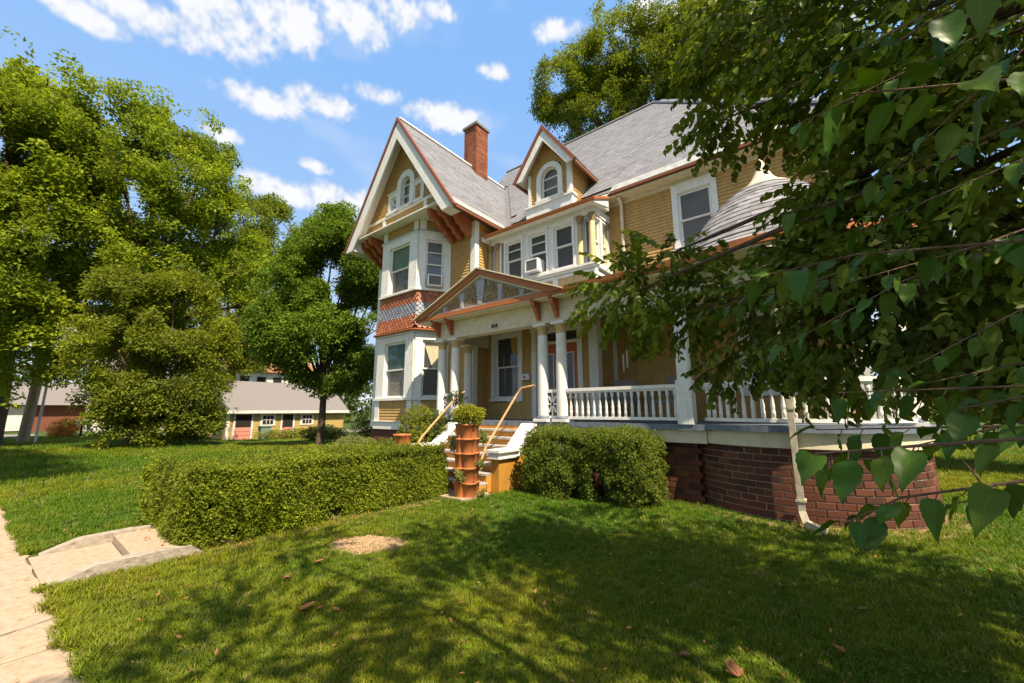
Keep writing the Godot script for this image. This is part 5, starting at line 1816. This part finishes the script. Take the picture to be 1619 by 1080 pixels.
func build_far_trees() -> void:
	var spray := clump(12, 0.32, 0.15, 0.085)
	var sp := Vector2(0.7, 1.4)
	var g := "trees along the left and behind the house"
	tree("big_tree", "tall spreading tree at the far left, above the utility pole", Vector3(-31, 0, 0.3), 0.42, 5.0, lobes_of([[-28.0, 14.9, 1.6, 2.8], [-28.0, 14.2, -0.1, 2.9], [-28.0, 12.1, 1.2, 3.5], [-28.0, 11.4, -0.9, 3.2], [-28.0, 7.9, -0.1, 3.2], [-28.0, 4.6, 0.1, 2.6], [-27.9, 5.8, -1.8, 2.5], [-28.0, 16.9, 0.5, 1.7], [-27.9, 13.6, 2.7, 4.0], [-27.9, 7.5, 2.2, 4.0]]), 105, sp, Color(0.160, 0.215, 0.016), 0.06, spray, 0.3, g)
	tree("big_tree", "tall yellow green tree right of the pole, its top below the long cloud", Vector3(-26.8, 0, -4.0), 0.34, 5.5, lobes_of([[-26.9, 16.4, -2.6, 2.2], [-26.9, 13.3, -2.1, 3.0], [-26.7, 16.0, -4.2, 2.2], [-26.7, 12.2, -3.9, 3.0], [-26.5, 13.6, -5.3, 2.2], [-26.9, 8.8, -2.8, 3.0], [-26.5, 9.0, -5.3, 2.8], [-26.4, 16.4, -5.6, 1.2], [-26.7, 6.4, -4.3, 2.0], [-25.8, 12.2, -6.5, 1.7], [-25.5, 9.8, -7.5, 1.8], [-25.3, 7.4, -7.8, 1.5]]), 95, sp, Color(0.145, 0.200, 0.016), 0.07, spray, 0.3, g)
	tree("big_tree", "airy tree with sky showing through, behind the garage", Vector3(-46.0, -0.6, -13.6), 0.40, 6.5, lobes_of([[-45.0, 20.9, -12.9, 3.5], [-44.2, 17.8, -15.8, 3.0], [-45.3, 15.1, -11.9, 3.5], [-44.4, 12.4, -14.6, 3.0], [-45.0, 8.8, -12.9, 2.4], [-43.6, 19.5, -17.3, 2.0], [-45.6, 10.5, -10.9, 3.0], [-44.4, 22.6, -14.9, 1.6], [-44.0, 15.7, -14.2, 2.8], [-44.0, 10.1, -16.2, 2.3], [-44.6, 6.7, -12.2, 2.0], [-44.3, 6.4, -14.8, 1.7]]), 75, Vector2(0.9, 1.8), Color(0.13, 0.17, 0.02), 0.10, spray, 0.3, g)
	tree("bushy_tree", "dense bushy tree with branches down to the lawn, left of the garage", Vector3(-23.7, -0.2, -4.2), 0.16, 1.2, lobes_of([[-23.8, 4.0, -3.0, 1.7], [-23.6, 4.2, -4.4, 1.8], [-23.7, 2.4, -3.8, 1.7], [-23.4, 2.5, -5.3, 1.4], [-23.7, 5.6, -3.6, 1.3], [-23.8, 1.9, -2.8, 1.1], [-23.3, 1.0, -5.6, 1.1], [-23.6, 0.8, -4.4, 1.2], [-23.3, 3.4, -5.9, 1.1], [-23.8, 0.9, -3.3, 1.0], [-24.2, 7.0, -4.4, 1.5], [-24.3, 6.6, -2.7, 1.4], [-24.0, 5.4, -2.0, 1.1], [-23.2, 5.2, -5.6, 1.0]]), 330, Vector2(0.5, 1.0), Color(0.13, 0.165, 0.018), 0.0, spray, 0.35, g)
	tree("small_tree", "dark green tree with a short trunk between the garage and the house", Vector3(-18.6, -0.05, -9.2), 0.17, 2.6, lobes_of([[-18.1, 9.0, -8.4, 1.7], [-18.5, 7.3, -7.6, 1.6], [-17.6, 8.2, -9.5, 1.7], [-18.2, 5.9, -8.4, 1.8], [-17.4, 5.7, -9.8, 1.5], [-18.5, 4.6, -7.5, 1.3], [-17.8, 3.9, -9.2, 1.2], [-18.3, 3.2, -8.1, 0.8], [-17.3, 3.2, -10.0, 0.8], [-18.7, 6.0, -7.0, 0.9], [-17.3, 9.6, -10.0, 0.9], [-18.0, 4.6, -8.6, 1.4], [-17.9, 6.8, -8.9, 1.7], [-17.2, 4.3, -10.2, 1.2], [-19.0, 5.2, -7.0, 1.0], [-17.1, 7.2, -10.6, 1.3], [-18.0, 10.5, -8.9, 1.2], [-16.9, 5.6, -10.9, 1.2], [-17.2, 9.0, -10.4, 1.1], [-18.3, 3.0, -8.9, 0.9]]), 300, Vector2(0.5, 1.0), Color(0.095, 0.155, 0.018), -0.06, spray, 0.2, g)
	tree("big_tree", "great dark green tree rising behind the main roof", Vector3(-7.5, 0, -27), 0.6, 14.0, lobes_of([[-13.5, 27.0, -24.5, 2.8], [-10.8, 28.6, -25.8, 3.0], [-7.7, 28.3, -26.9, 3.0], [-4.8, 27.7, -27.6, 3.0], [-12.3, 24.3, -25.1, 2.6], [-8.8, 25.0, -26.6, 3.0], [-5.5, 24.3, -27.5, 2.5], [-14.8, 25.2, -23.8, 1.3], [-2.4, 27.9, -27.9, 2.6], [-0.1, 25.4, -28.0, 3.0], [-1.5, 21.9, -28.0, 2.5]]), 130, sp, Color(0.115, 0.155, 0.016), 0.03, spray, 0.4, g)
	tree("garden_tree", "sunlit bushy tree on the right lawn beyond the round porch", Vector3(4.4, 0, -17.2), 0.2, 1.8, lobes_of([[2.9, 3.9, -16.7, 1.4], [3.7, 4.5, -16.6, 1.8], [3.9, 3.0, -16.5, 1.7], [3.2, 2.6, -16.7, 1.1], [4.3, 5.4, -16.5, 2.0], [2.5, 2.5, -16.8, 0.8], [3.9, 1.7, -16.5, 0.9], [5.6, 3.6, -16.3, 2.2]]), 230, Vector2(0.4, 0.9), Color(0.15, 0.19, 0.02), -0.05, spray, 0.4, g)
	tree("street_tree", "street tree whose shade falls across the left lawn", Vector3(-10.5, 0, 4.6), 0.25, 5.0, lobes_of([[-9.0, 11.8, 3.0, 1.8], [-11.5, 12.3, 3.4, 1.9], [-14.0, 12.8, 3.8, 1.9], [-16.5, 13.0, 4.2, 1.9], [-11.0, 13.0, 4.8, 2.2]]), 100, sp, Color(0.09, 0.11, 0.02), -0.1, spray, 0.3, g)
	# a far belt of trees closing the view
	var where := []
	var tints := []
	var far := clump(7, 1.3, 0.8, 0.5)
	for i in 5200:
		var a := deg_to_rad(rng.randf_range(-125, 50))
		var r := rng.randf_range(75, 95)
		var top := 7.0 + 4.0 * vary.get_noise_1d(rad_to_deg(a) * 4.0)
		where.append(Transform3D(any_basis(0.2).scaled(Vector3.ONE * rng.randf_range(0.7, 1.5)), Vector3(sin(a) * r, rng.randf() * top, -cos(a) * r)))
		tints.append(tint(Color(0.06, 0.085, 0.02), 0.3, 0.4))
	var belt := spread("far_trees", far, M.leaf, where, tints, self)
	tag(belt, "far belt of trees along the horizon", "trees")
	# sapling on the right lawn
	var s := thing("sapling", "tiny crooked sapling standing alone on the sunlit right lawn", "sapling", Vector3(2.06, 0, -11.8))
	var st := S(true)
	tube(st, [Vector3(2.06, -0.05, -11.8), Vector3(2.10, 0.2, -11.78), Vector3(2.02, 0.4, -11.8), Vector3(2.14, 0.7, -11.8)], [0.03, 0.025, 0.02, 0.008], 6)
	tube(st, [Vector3(2.02, 0.4, -11.8), Vector3(1.9, 0.62, -11.78)], [0.014, 0.006], 5)
	part("trunk", st, M.bark, s)

func build_foreground_tree() -> void:
	var t := thing("leafy_tree", "leafy tree in the right foreground, its branches hanging before the house", "tree", Vector3(3.4, 0, -1.0))
	var st := S(true)
	tube(st, [Vector3(3.4, -0.2, -1.0), Vector3(3.4, 0.2, -1.0), Vector3(3.3, 1.5, -1.1), Vector3(3.1, 2.8, -1.2)], [0.30, 0.21, 0.18, 0.15], 12)
	part("trunk", st, M.bark, t)
	var blobs := [[-1.42, 2.65, -3.48, 0.40], [-1.11, 2.38, -3.80, 0.36], [-0.86, 1.95, -3.99, 0.24], [-0.66, 2.60, -3.87, 0.36], [-0.27, 2.30, -3.83, 0.52], [-0.46, 4.10, -3.57, 0.22], [0.09, 4.28, -3.44, 0.70], [-0.24, 4.68, -3.31, 0.45], [0.34, 4.0, -3.52, 0.42], [0.66, 3.05, -3.57, 0.7], [0.06, 2.62, -3.67, 0.34], [0.24, 2.96, -3.7, 0.30], [0.46, 3.32, -3.6, 0.34], [0.35, 2.27, -3.43, 0.75], [0.08, 1.92, -3.76, 0.24], [0.82, 3.46, -3.32, 0.80], [0.86, 2.78, -3.50, 0.80], [0.73, 2.2, -3.54, 0.54], [1.03, 3.79, -3.41, 0.70], [0.60, 3.95, -3.25, 0.60], [0.60, 1.78, -3.76, 0.28], [-1.13, 3.00, -3.64, 0.28], [1.31, 3.08, -3.79, 1.0], [1.12, 2.2, -3.64, 0.62],
		# the rest of the crown, over and to the right of the path
		[-1.1, 6.4, -0.6, 0.7], [0.5, 6.3, -2.2, 0.9], [1.4, 6.0, -1.4, 1.3], [2.6, 5.6, -3.0, 1.5], [2.4, 4.4, -4.4, 1.3], [0.8, 5.4, -4.0, 1.0], [3.6, 6.6, -1.4, 1.6], [4.6, 5.0, -2.6, 1.5], [3.6, 4.2, -3.6, 1.3], [3.0, 6.0, 0.8, 1.5], [0.9, 6.4, 0.4, 1.1], [2.2, 3.2, -5.0, 1.0], [4.4, 3.4, -4.4, 1.2]]
	st = S(true)
	var where := []
	var tints := []
	for b in blobs:
		var c := Vector3(b[0], b[1], b[2])
		var r: float = b[3]
		var root := Vector3(3.1, 2.7, -1.2)
		var m := root.lerp(c, 0.55) + Vector3(0.1, 0.35, -0.25 if c.z > -3.0 else -0.7)
		tube(st, [root, m, c.lerp(m, 0.3), c], [0.055, 0.03, 0.017, 0.007], 6)
		var n := int((560 if r < 0.6 else 430) * r * r) + 10
		for k in n:
			var d := Vector3(rng.randfn(), rng.randfn(), rng.randfn()).normalized()
			var p := c + d * r * (0.25 + 0.75 * sqrt(rng.randf())) * Vector3(1.1, 0.85, 1.0)
			if vary.get_noise_3dv(p * 16.0) < -0.2:
				continue
			# twigs point outward and sag
			var out := (d + Vector3(-0.45, -0.25, -0.1)).normalized()
			var bs := Basis.looking_at(-out, Vector3(0.1, 1, 0.05)) * Basis(Vector3.BACK, rng.randf_range(-0.6, 0.6))
			where.append(Transform3D(bs.scaled(Vector3.ONE * rng.randf_range(0.75, 1.15)), p))
			var tone := 1.0 + 0.6 * vary.get_noise_3dv(p * 9.0)
			tints.append(tint(Color(0.085 * tone, 0.125 * tone, 0.014), 0.45, 0.45))
	part("limbs", st, M.bark, t)
	spread("crown", twig(9, 0.26, 0.072, 0.042), M.leaf_gloss, where, tints, t)
	# the twigs nearest the lens: leaf by leaf
	var twigs := [
		[Vector3(0.95, 1.66, -1.05), Vector3(0.5, 1.58, -1.16), Vector3(0.12, 1.53, -1.10), Vector3(-0.04, 1.51, -1.04)],
		[Vector3(0.8, 1.72, -1.2), Vector3(0.45, 1.66, -1.25), Vector3(0.2, 1.60, -1.2)],
		[Vector3(0.9, 1.62, -1.6), Vector3(0.45, 1.46, -1.55), Vector3(0.12, 1.37, -1.5), Vector3(0.0, 1.30, -1.45)],
		[Vector3(0.95, 1.5, -1.9), Vector3(0.55, 1.42, -1.8), Vector3(0.25, 1.33, -1.75)],
		[Vector3(1.0, 1.75, -2.2), Vector3(0.5, 1.55, -2.2), Vector3(0.1, 1.42, -2.15)],
		[Vector3(0.8, 2.5, -1.2), Vector3(0.37, 2.26, -1.19), Vector3(0.11, 2.30, -1.09)],
		[Vector3(0.8, 2.75, -1.3), Vector3(0.45, 2.6, -1.3), Vector3(0.2, 2.42, -1.15)],
		[Vector3(0.9, 2.1, -1.5), Vector3(0.37, 1.97, -1.36), Vector3(0.1, 2.02, -1.40), Vector3(-0.13, 2.0, -1.38)]]
	var starts := [Vector3(0.53, 2.62, -1.63), Vector3(0.57, 2.37, -1.93), Vector3(0.52, 1.93, -1.99), Vector3(0.41, 1.70, -2.07), Vector3(0.46, 2.55, -2.14), Vector3(0.34, 2.84, -1.98), Vector3(0.14, 2.53, -2.33), Vector3(-0.13, 2.17, -2.42), Vector3(0.18, 2.05, -2.14), Vector3(0.34, 2.08, -1.92), Vector3(0.14, 3.22, -2.29), Vector3(0.30, 1.51, -1.58), Vector3(0.39, 1.61, -1.63)]
	for s in starts:
		var e: Vector3 = s + Vector3(rng.randf_range(-0.4, -0.25), rng.randf_range(-0.22, 0.05), rng.randf_range(-0.2, 0.15))
		twigs.append([s + Vector3(0.5, 0.18, -0.1), s + Vector3(0.1, 0.05, 0), e])
	var shapes := []
	for k in 5:
		shapes.append(broad_leaf(0.104 + 0.007 * k, 0.062 + 0.004 * k, 0.10 + 0.06 * k, 0.10 + 0.12 * k, 0.15 * (k - 2)))
	var mats := []
	var veins := leaf_texture()
	for k in 5:
		var m := leafy("near_leaf%d" % k, lin([0.060, 0.08, 0.11, 0.05, 0.24][k], [0.145, 0.16, 0.18, 0.12, 0.19][k], [0.012, 0.014, 0.014, 0.014, 0.015][k]), 0.42, 0.9)
		m.vertex_color_use_as_albedo = false
		m.backlight = lin([0.12, 0.16, 0.2, 0.10, 0.36][k], [0.30, 0.34, 0.36, 0.26, 0.32][k], 0.03) * 0.8
		m.metallic_specular = 0.28
		m.albedo_texture = veins
		mats.append(m)
	st = S(true)
	for tw in twigs:
		var radii := []
		for i in tw.size():
			radii.append(0.0055 - 0.0038 * i / (tw.size() - 1))
		tube(st, tw, radii, 6)
		var total := 0.0
		for i in tw.size() - 1:
			total += (tw[i] as Vector3).distance_to(tw[i + 1])
		var n := int(total / 0.052)
		for k in n:
			var f: float = (k + 0.7) / n * (tw.size() - 1)
			var i := mini(int(f), tw.size() - 2)
			var p: Vector3 = (tw[i] as Vector3).lerp(tw[i + 1], f - i)
			var d: Vector3 = (tw[i + 1] - tw[i]).normalized()
			var side := d.cross(Vector3.UP).normalized() * (1.0 if k % 2 else -1.0)
			var out := (d * 0.5 + side * rng.randf_range(0.3, 1.0) + Vector3(0, rng.randf_range(-1.3, 0.1), 0)).normalized()
			var bs := Basis.looking_at(-out, Vector3.UP.rotated(d, rng.randf_range(-0.8, 0.8)))
			var pp: Vector3 = p + out * 0.022
			tube(st, [p, pp], [0.0016, 0.0012], 4)
			piece("leaf", shapes[rng.randi() % 5], mats[4 if rng.randf() < 0.008 else rng.randi() % 4], t, Transform3D(bs.scaled(Vector3.ONE * rng.randf_range(0.75, 1.2) * (0.80 if tw == twigs[0] else 0.78)), pp))
	part("twigs", st, M.bark, t)

func build_neighbours() -> void:
	# the yellow garage
	var x := -35.3
	var o := thing("garage", "yellow clapboard garage with grey roof and pink doors behind the lawn", "garage", Vector3(-38.8, -0.6, -14.9))
	var st := S()
	siding(st, Vector3(x, 0, 0), Vector3.FORWARD, Vector3.RIGHT, 10.4, 19.5, -0.7, 1.6, [], null, 0.16)
	siding(st, Vector3(0, 0, -10.4), Vector3.RIGHT, Vector3.BACK, -42.3, x, -0.7, 1.6, [], null, 0.16)
	var gl := func(y: float) -> Vector2: return Vector2(-42.3 + (y - 1.6) * 1.5, x - (y - 1.6) * 1.5)
	siding(st, Vector3(0, 0, -10.4), Vector3.RIGHT, Vector3.BACK, -42.3, x, 1.6, 4.2, [], gl, 0.16)
	part("wall", st, M.garage_siding, o, "stuff")
	st = S()
	prism(st, PackedVector2Array([Vector2(x + 0.4, 1.42), Vector2(-38.8, 3.95), Vector2(-42.7, 1.42), Vector2(-42.7, 1.55), Vector2(-38.8, 4.08), Vector2(x + 0.4, 1.55)]), Vector3(0, 0, -10.1), Vector3.RIGHT, Vector3.UP, Vector3(0, 0, -9.7))
	part("roof", st, M.far_grey, o)
	st = S()
	bx(st, x + 0.32, x + 0.42, 1.40, 1.62, -19.8, -10.1)
	bx(st, x - 0.02, x + 0.06, -0.7, 1.45, -10.55, -10.36)
	part("trim", st, M.far_white, o)
	for d in [[-11.45, 1.05, "pink door with a dark upper pane"], [-14.65, 0.8, "dark door with white crossbars"]]:
		var z: float = d[0]
		var w: float = d[1] / 2
		st = S()
		bx(st, x, x + 0.05, -0.65, 1.36, z - w - 0.14, z + w + 0.14)
		var fr := part("door_frame", st, M.far_white, o)
		st = S()
		bx(st, x + 0.02, x + 0.08, -0.62, 0.35 if d[1] > 1.0 else 0.2, z - w, z + w)
		for k in 3:
			bx(st, x + 0.08, x + 0.10, -0.55 + k * 0.3, -0.33 + k * 0.3, z - w + 0.08, z + w - 0.08)
		var dr := part("door", st, M.pink_door, o)
		dr.set_meta("label", d[2])
		st = S()
		bx(st, x + 0.02, x + 0.07, 0.36 if d[1] > 1.0 else 0.21, 1.3, z - w, z + w)
		part("door_pane", st, M.dark_room, o)
	for z in [-13.15, -16.2]:
		st = S()
		bx(st, x, x + 0.06, 0.42, 1.36, z - 0.55, z + 0.55)
		var f := part("window", st, M.far_white, o)
		st = S()
		bx(st, x + 0.03, x + 0.08, 0.56, 1.22, z - 0.38, z + 0.38)
		part("pane", st, M.dark_room, f)
		st = S()
		for k in [-0.13, 0.13]:
			bx(st, x + 0.07, x + 0.10, 0.56, 1.22, z + k - 0.02, z + k + 0.02)
		bx(st, x + 0.07, x + 0.099, 0.87, 0.91, z - 0.38, z + 0.38)
		part("glazing_bar", st, M.far_white, f)
	# low growth and a bin before it
	var leafm := clump(7, 0.12, 0.11, 0.06)
	herb("weeds", "tall yellow green weeds along the foot of the yellow garage", "weeds", Vector3(-33.6, -0.6, -15.0), Vector3(0.9, 0.42, 3.6), 900, leafm, Color(0.15, 0.18, 0.03))
	herb("low_shrub", "dark low shrub at the right end of the garage by the trunk", "shrub", Vector3(-25.0, -0.3, -12.6), Vector3(1.4, 0.5, 1.3), 700, leafm, Color(0.07, 0.095, 0.03))
	st = S()
	prism(st, PackedVector2Array([Vector2(-0.28, 0), Vector2(0.28, 0), Vector2(0.36, 1.0), Vector2(-0.36, 1.0)]), Vector3(-34.4, -0.6, -12.55), Vector3.FORWARD, Vector3.UP, Vector3(0.6, 0, 0))
	bx(st, -34.45, -33.75, 0.401, 0.47, -12.95, -12.15)
	solo("wheeled_bin", st, M.shade_green, "dark green wheeled bin beside the pink garage door", "bin")
	# house with an orange roof, far behind the garage
	o = thing("orange_roof_house", "far white house with an orange hipped roof seen through the trees", "house", Vector3(-60, -0.6, -21))
	st = S()
	bx(st, -66, -57, -0.6, 6.6, -27, -17)
	part("wall", st, M.far_white, o)
	st = S()
	var rp := [Vector3(-56.4, 6.5, -16.4), Vector3(-66.6, 6.5, -16.4), Vector3(-66.6, 6.5, -27.6), Vector3(-56.4, 6.5, -27.6), Vector3(-61.5, 11.2, -19.5), Vector3(-61.5, 11.2, -24.5)]
	tri(st, rp[0], rp[1], rp[4])
	quad(st, rp[3], rp[0], rp[4], rp[5])
	tri(st, rp[2], rp[3], rp[5])
	quad(st, rp[1], rp[2], rp[5], rp[4])
	quad(st, rp[0], rp[3], rp[2], rp[1])
	part("roof", st, M.far_orange, o)
	for k in 5:
		st = S()
		bx(st, -56.99, -56.93, 4.2, 5.9, -18.6 - k * 1.9, -17.6 - k * 1.9)
		part("window", st, M.dark_room, o)
	# white house and brick building at the far left
	o = thing("white_house", "white clapboard house half hidden behind the bushy tree", "house", Vector3(-47, -0.1, -6.5))
	st = S()
	siding(st, Vector3(-45.0, 0, 0), Vector3.FORWARD, Vector3.RIGHT, 4.3, 10.5, -0.3, 4.2, [], null, 0.22)
	siding(st, Vector3(0, 0, -4.3), Vector3.RIGHT, Vector3.BACK, -51, -45.0, -0.3, 4.2, [], null, 0.22)
	part("wall", st, M.far_white, o, "stuff")
	st = S()
	prism(st, PackedVector2Array([Vector2(-44.5, 4.1), Vector2(-48, 6.6), Vector2(-51.5, 4.1)]), Vector3(0, 0, -4.0), Vector3.RIGHT, Vector3.UP, Vector3(0, 0, -7.0))
	part("roof", st, M.far_grey, o)
	st = S()
	bx(st, -46.2, -44.95, 0.2, 3.6, -4.29, -4.22)
	bx(st, -44.99, -44.93, 0.9, 2.8, -6.6, -5.6)
	part("window", st, M.dark_room, o)
	o = thing("brick_building", "low red brick building with a grey roof behind the utility pole", "building", Vector3(-52, -0.1, -1))
	st = S()
	bx(st, -56, -50, -0.2, 2.2, -4.5, 6)
	part("wall", st, M.far_brick, o)
	st = S()
	prism(st, PackedVector2Array([Vector2(-49.4, 2.1), Vector2(-53, 4.0), Vector2(-56.6, 2.1)]), Vector3(0, 0, 6.3), Vector3.RIGHT, Vector3.UP, Vector3(0, 0, -11.2))
	part("roof", st, M.far_grey, o)
	st = S()
	bx(st, -49.99, -49.92, 0.1, 2.0, -1.3, -0.2)
	part("door", st, M.far_white, o)
	# utility pole with its conduit
	o = thing("utility_pole", "weathered wooden utility pole with a pale conduit, standing by the side street", "utility pole", Vector3(-31.8, 0, -0.75))
	st = S(true)
	tube(st, [Vector3(-31.8, -0.2, -0.75), Vector3(-31.75, 5.0, -0.9), Vector3(-31.7, 10.5, -1.1)], [0.21, 0.19, 0.15], 12)
	part("post", st, M.pole_wood, o)
	st = S(true)
	tube(st, [Vector3(-31.3, -0.1, -1.15), Vector3(-31.45, 6.0, -1.2)], [0.055, 0.055], 8)
	part("conduit", st, M.far_white, o)
	st = S(true)
	tube(st, [Vector3(-31.72, 9.6, -1.05), Vector3(-40, 8.8, -18), Vector3(-48, 9.4, -36)], [0.02, 0.02, 0.02], 5)
	tube(st, [Vector3(-31.72, 9.6, -1.05), Vector3(-24, 8.6, 14)], [0.02, 0.02], 5)
	part("wire", st, M.iron, o)
	herb("ornamental_grass", "orange brown ornamental grass clump by the dark post", "shrub", Vector3(-37.2, -0.2, -2.4), Vector3(0.7, 0.7, 0.7), 420, leafm, Color(0.34, 0.19, 0.05))
	o = thing("letterbox_post", "white letterbox on a dark post beside the orange grass clump", "letterbox", Vector3(-36.4, -0.1, -3.1))
	st = S()
	bx(st, -36.45, -36.35, -0.3, 0.75, -3.15, -3.05)
	part("post", st, M.iron, o)
	st = S()
	bx(st, -36.6, -36.2, 0.75, 1.05, -3.32, -2.88)
	part("box", st, M.far_white, o)

# ---------------------------------------------------------------- scene
func _ready() -> void:
	var exposure := 2.3
	var cam := Camera3D.new()
	cam.name = "camera"
	cam.position = Vector3(0, 1.6, 0)
	cam.rotation_order = EULER_ORDER_YXZ
	cam.rotation_degrees = Vector3(9.82, 38.4, -0.146)
	cam.fov = 81.47
	cam.near = 0.05
	cam.far = 900
	add_child(cam)
	var we := WorldEnvironment.new()
	we.name = "environment"
	var env := Environment.new()
	env.background_mode = Environment.BG_SKY
	env.sky = make_sky(exposure)
	env.tonemap_mode = Environment.TONE_MAPPER_LINEAR
	env.tonemap_exposure = exposure
	env.sdfgi_enabled = true
	env.ssao_enabled = true
	env.ssil_enabled = true
	we.environment = env
	add_child(we)
	var sun := DirectionalLight3D.new()
	sun.name = "sun"
	sun.light_color = Color(1.0, 0.93, 0.82)
	sun.light_energy = 1.45
	sun.light_angular_distance = 0.5
	sun.shadow_enabled = true
	sun.sky_mode = DirectionalLight3D.SKY_MODE_LIGHT_ONLY
	add_child(sun)
	sun.look_at_from_position(Vector3(0.53, 0.82, 0.20) * 60.0, Vector3.ZERO, Vector3.UP)
	rng.seed = 20240
	vary.seed = 31
	vary.frequency = 0.05
	vary.fractal_octaves = 3
	make_materials()
	build_lawn()
	build_paving()
	build_house()
	build_far_trees()
	build_neighbours()
	build_foreground_tree()
	build_hedge()
	build_house_things()
	var lv := [[-3.46, -1.66, 1.3, "curled brown leaf on the lawn, largest of the three below the bare patch"], [-4.37, -2.21, 1.1, "dry brown leaf on the grass just in front of the bare patch"], [-4.19, -1.89, 0.9, "small brown leaf left of the bare patch in sunlit grass"], [-3.38, -1.75, 0.7, "small brown leaf beside the largest curled leaf"], [-3.22, -1.85, 0.7, "small brown leaf at the edge of the tree shade"], [-0.94, -2.92, 1.0, "brown leaf in the shaded grass near the bottom middle of the picture"], [-0.60, -2.90, 1.3, "large brown leaf at the bottom edge of the picture"], [-6.95, -0.18, 1.2, "brown leaf on the pavement by the front walk"], [-0.1, -3.6, 0.8, "small brown leaf on shaded grass toward the right corner"], [0.0, -4.4, 0.8, "curled brown leaf in the grass before the round brick base"]]
	for l in lv:
		dry_leaf(Vector3(l[0], 0.045 if l[1] < -0.5 else 0.0, l[1]), l[2], l[3])
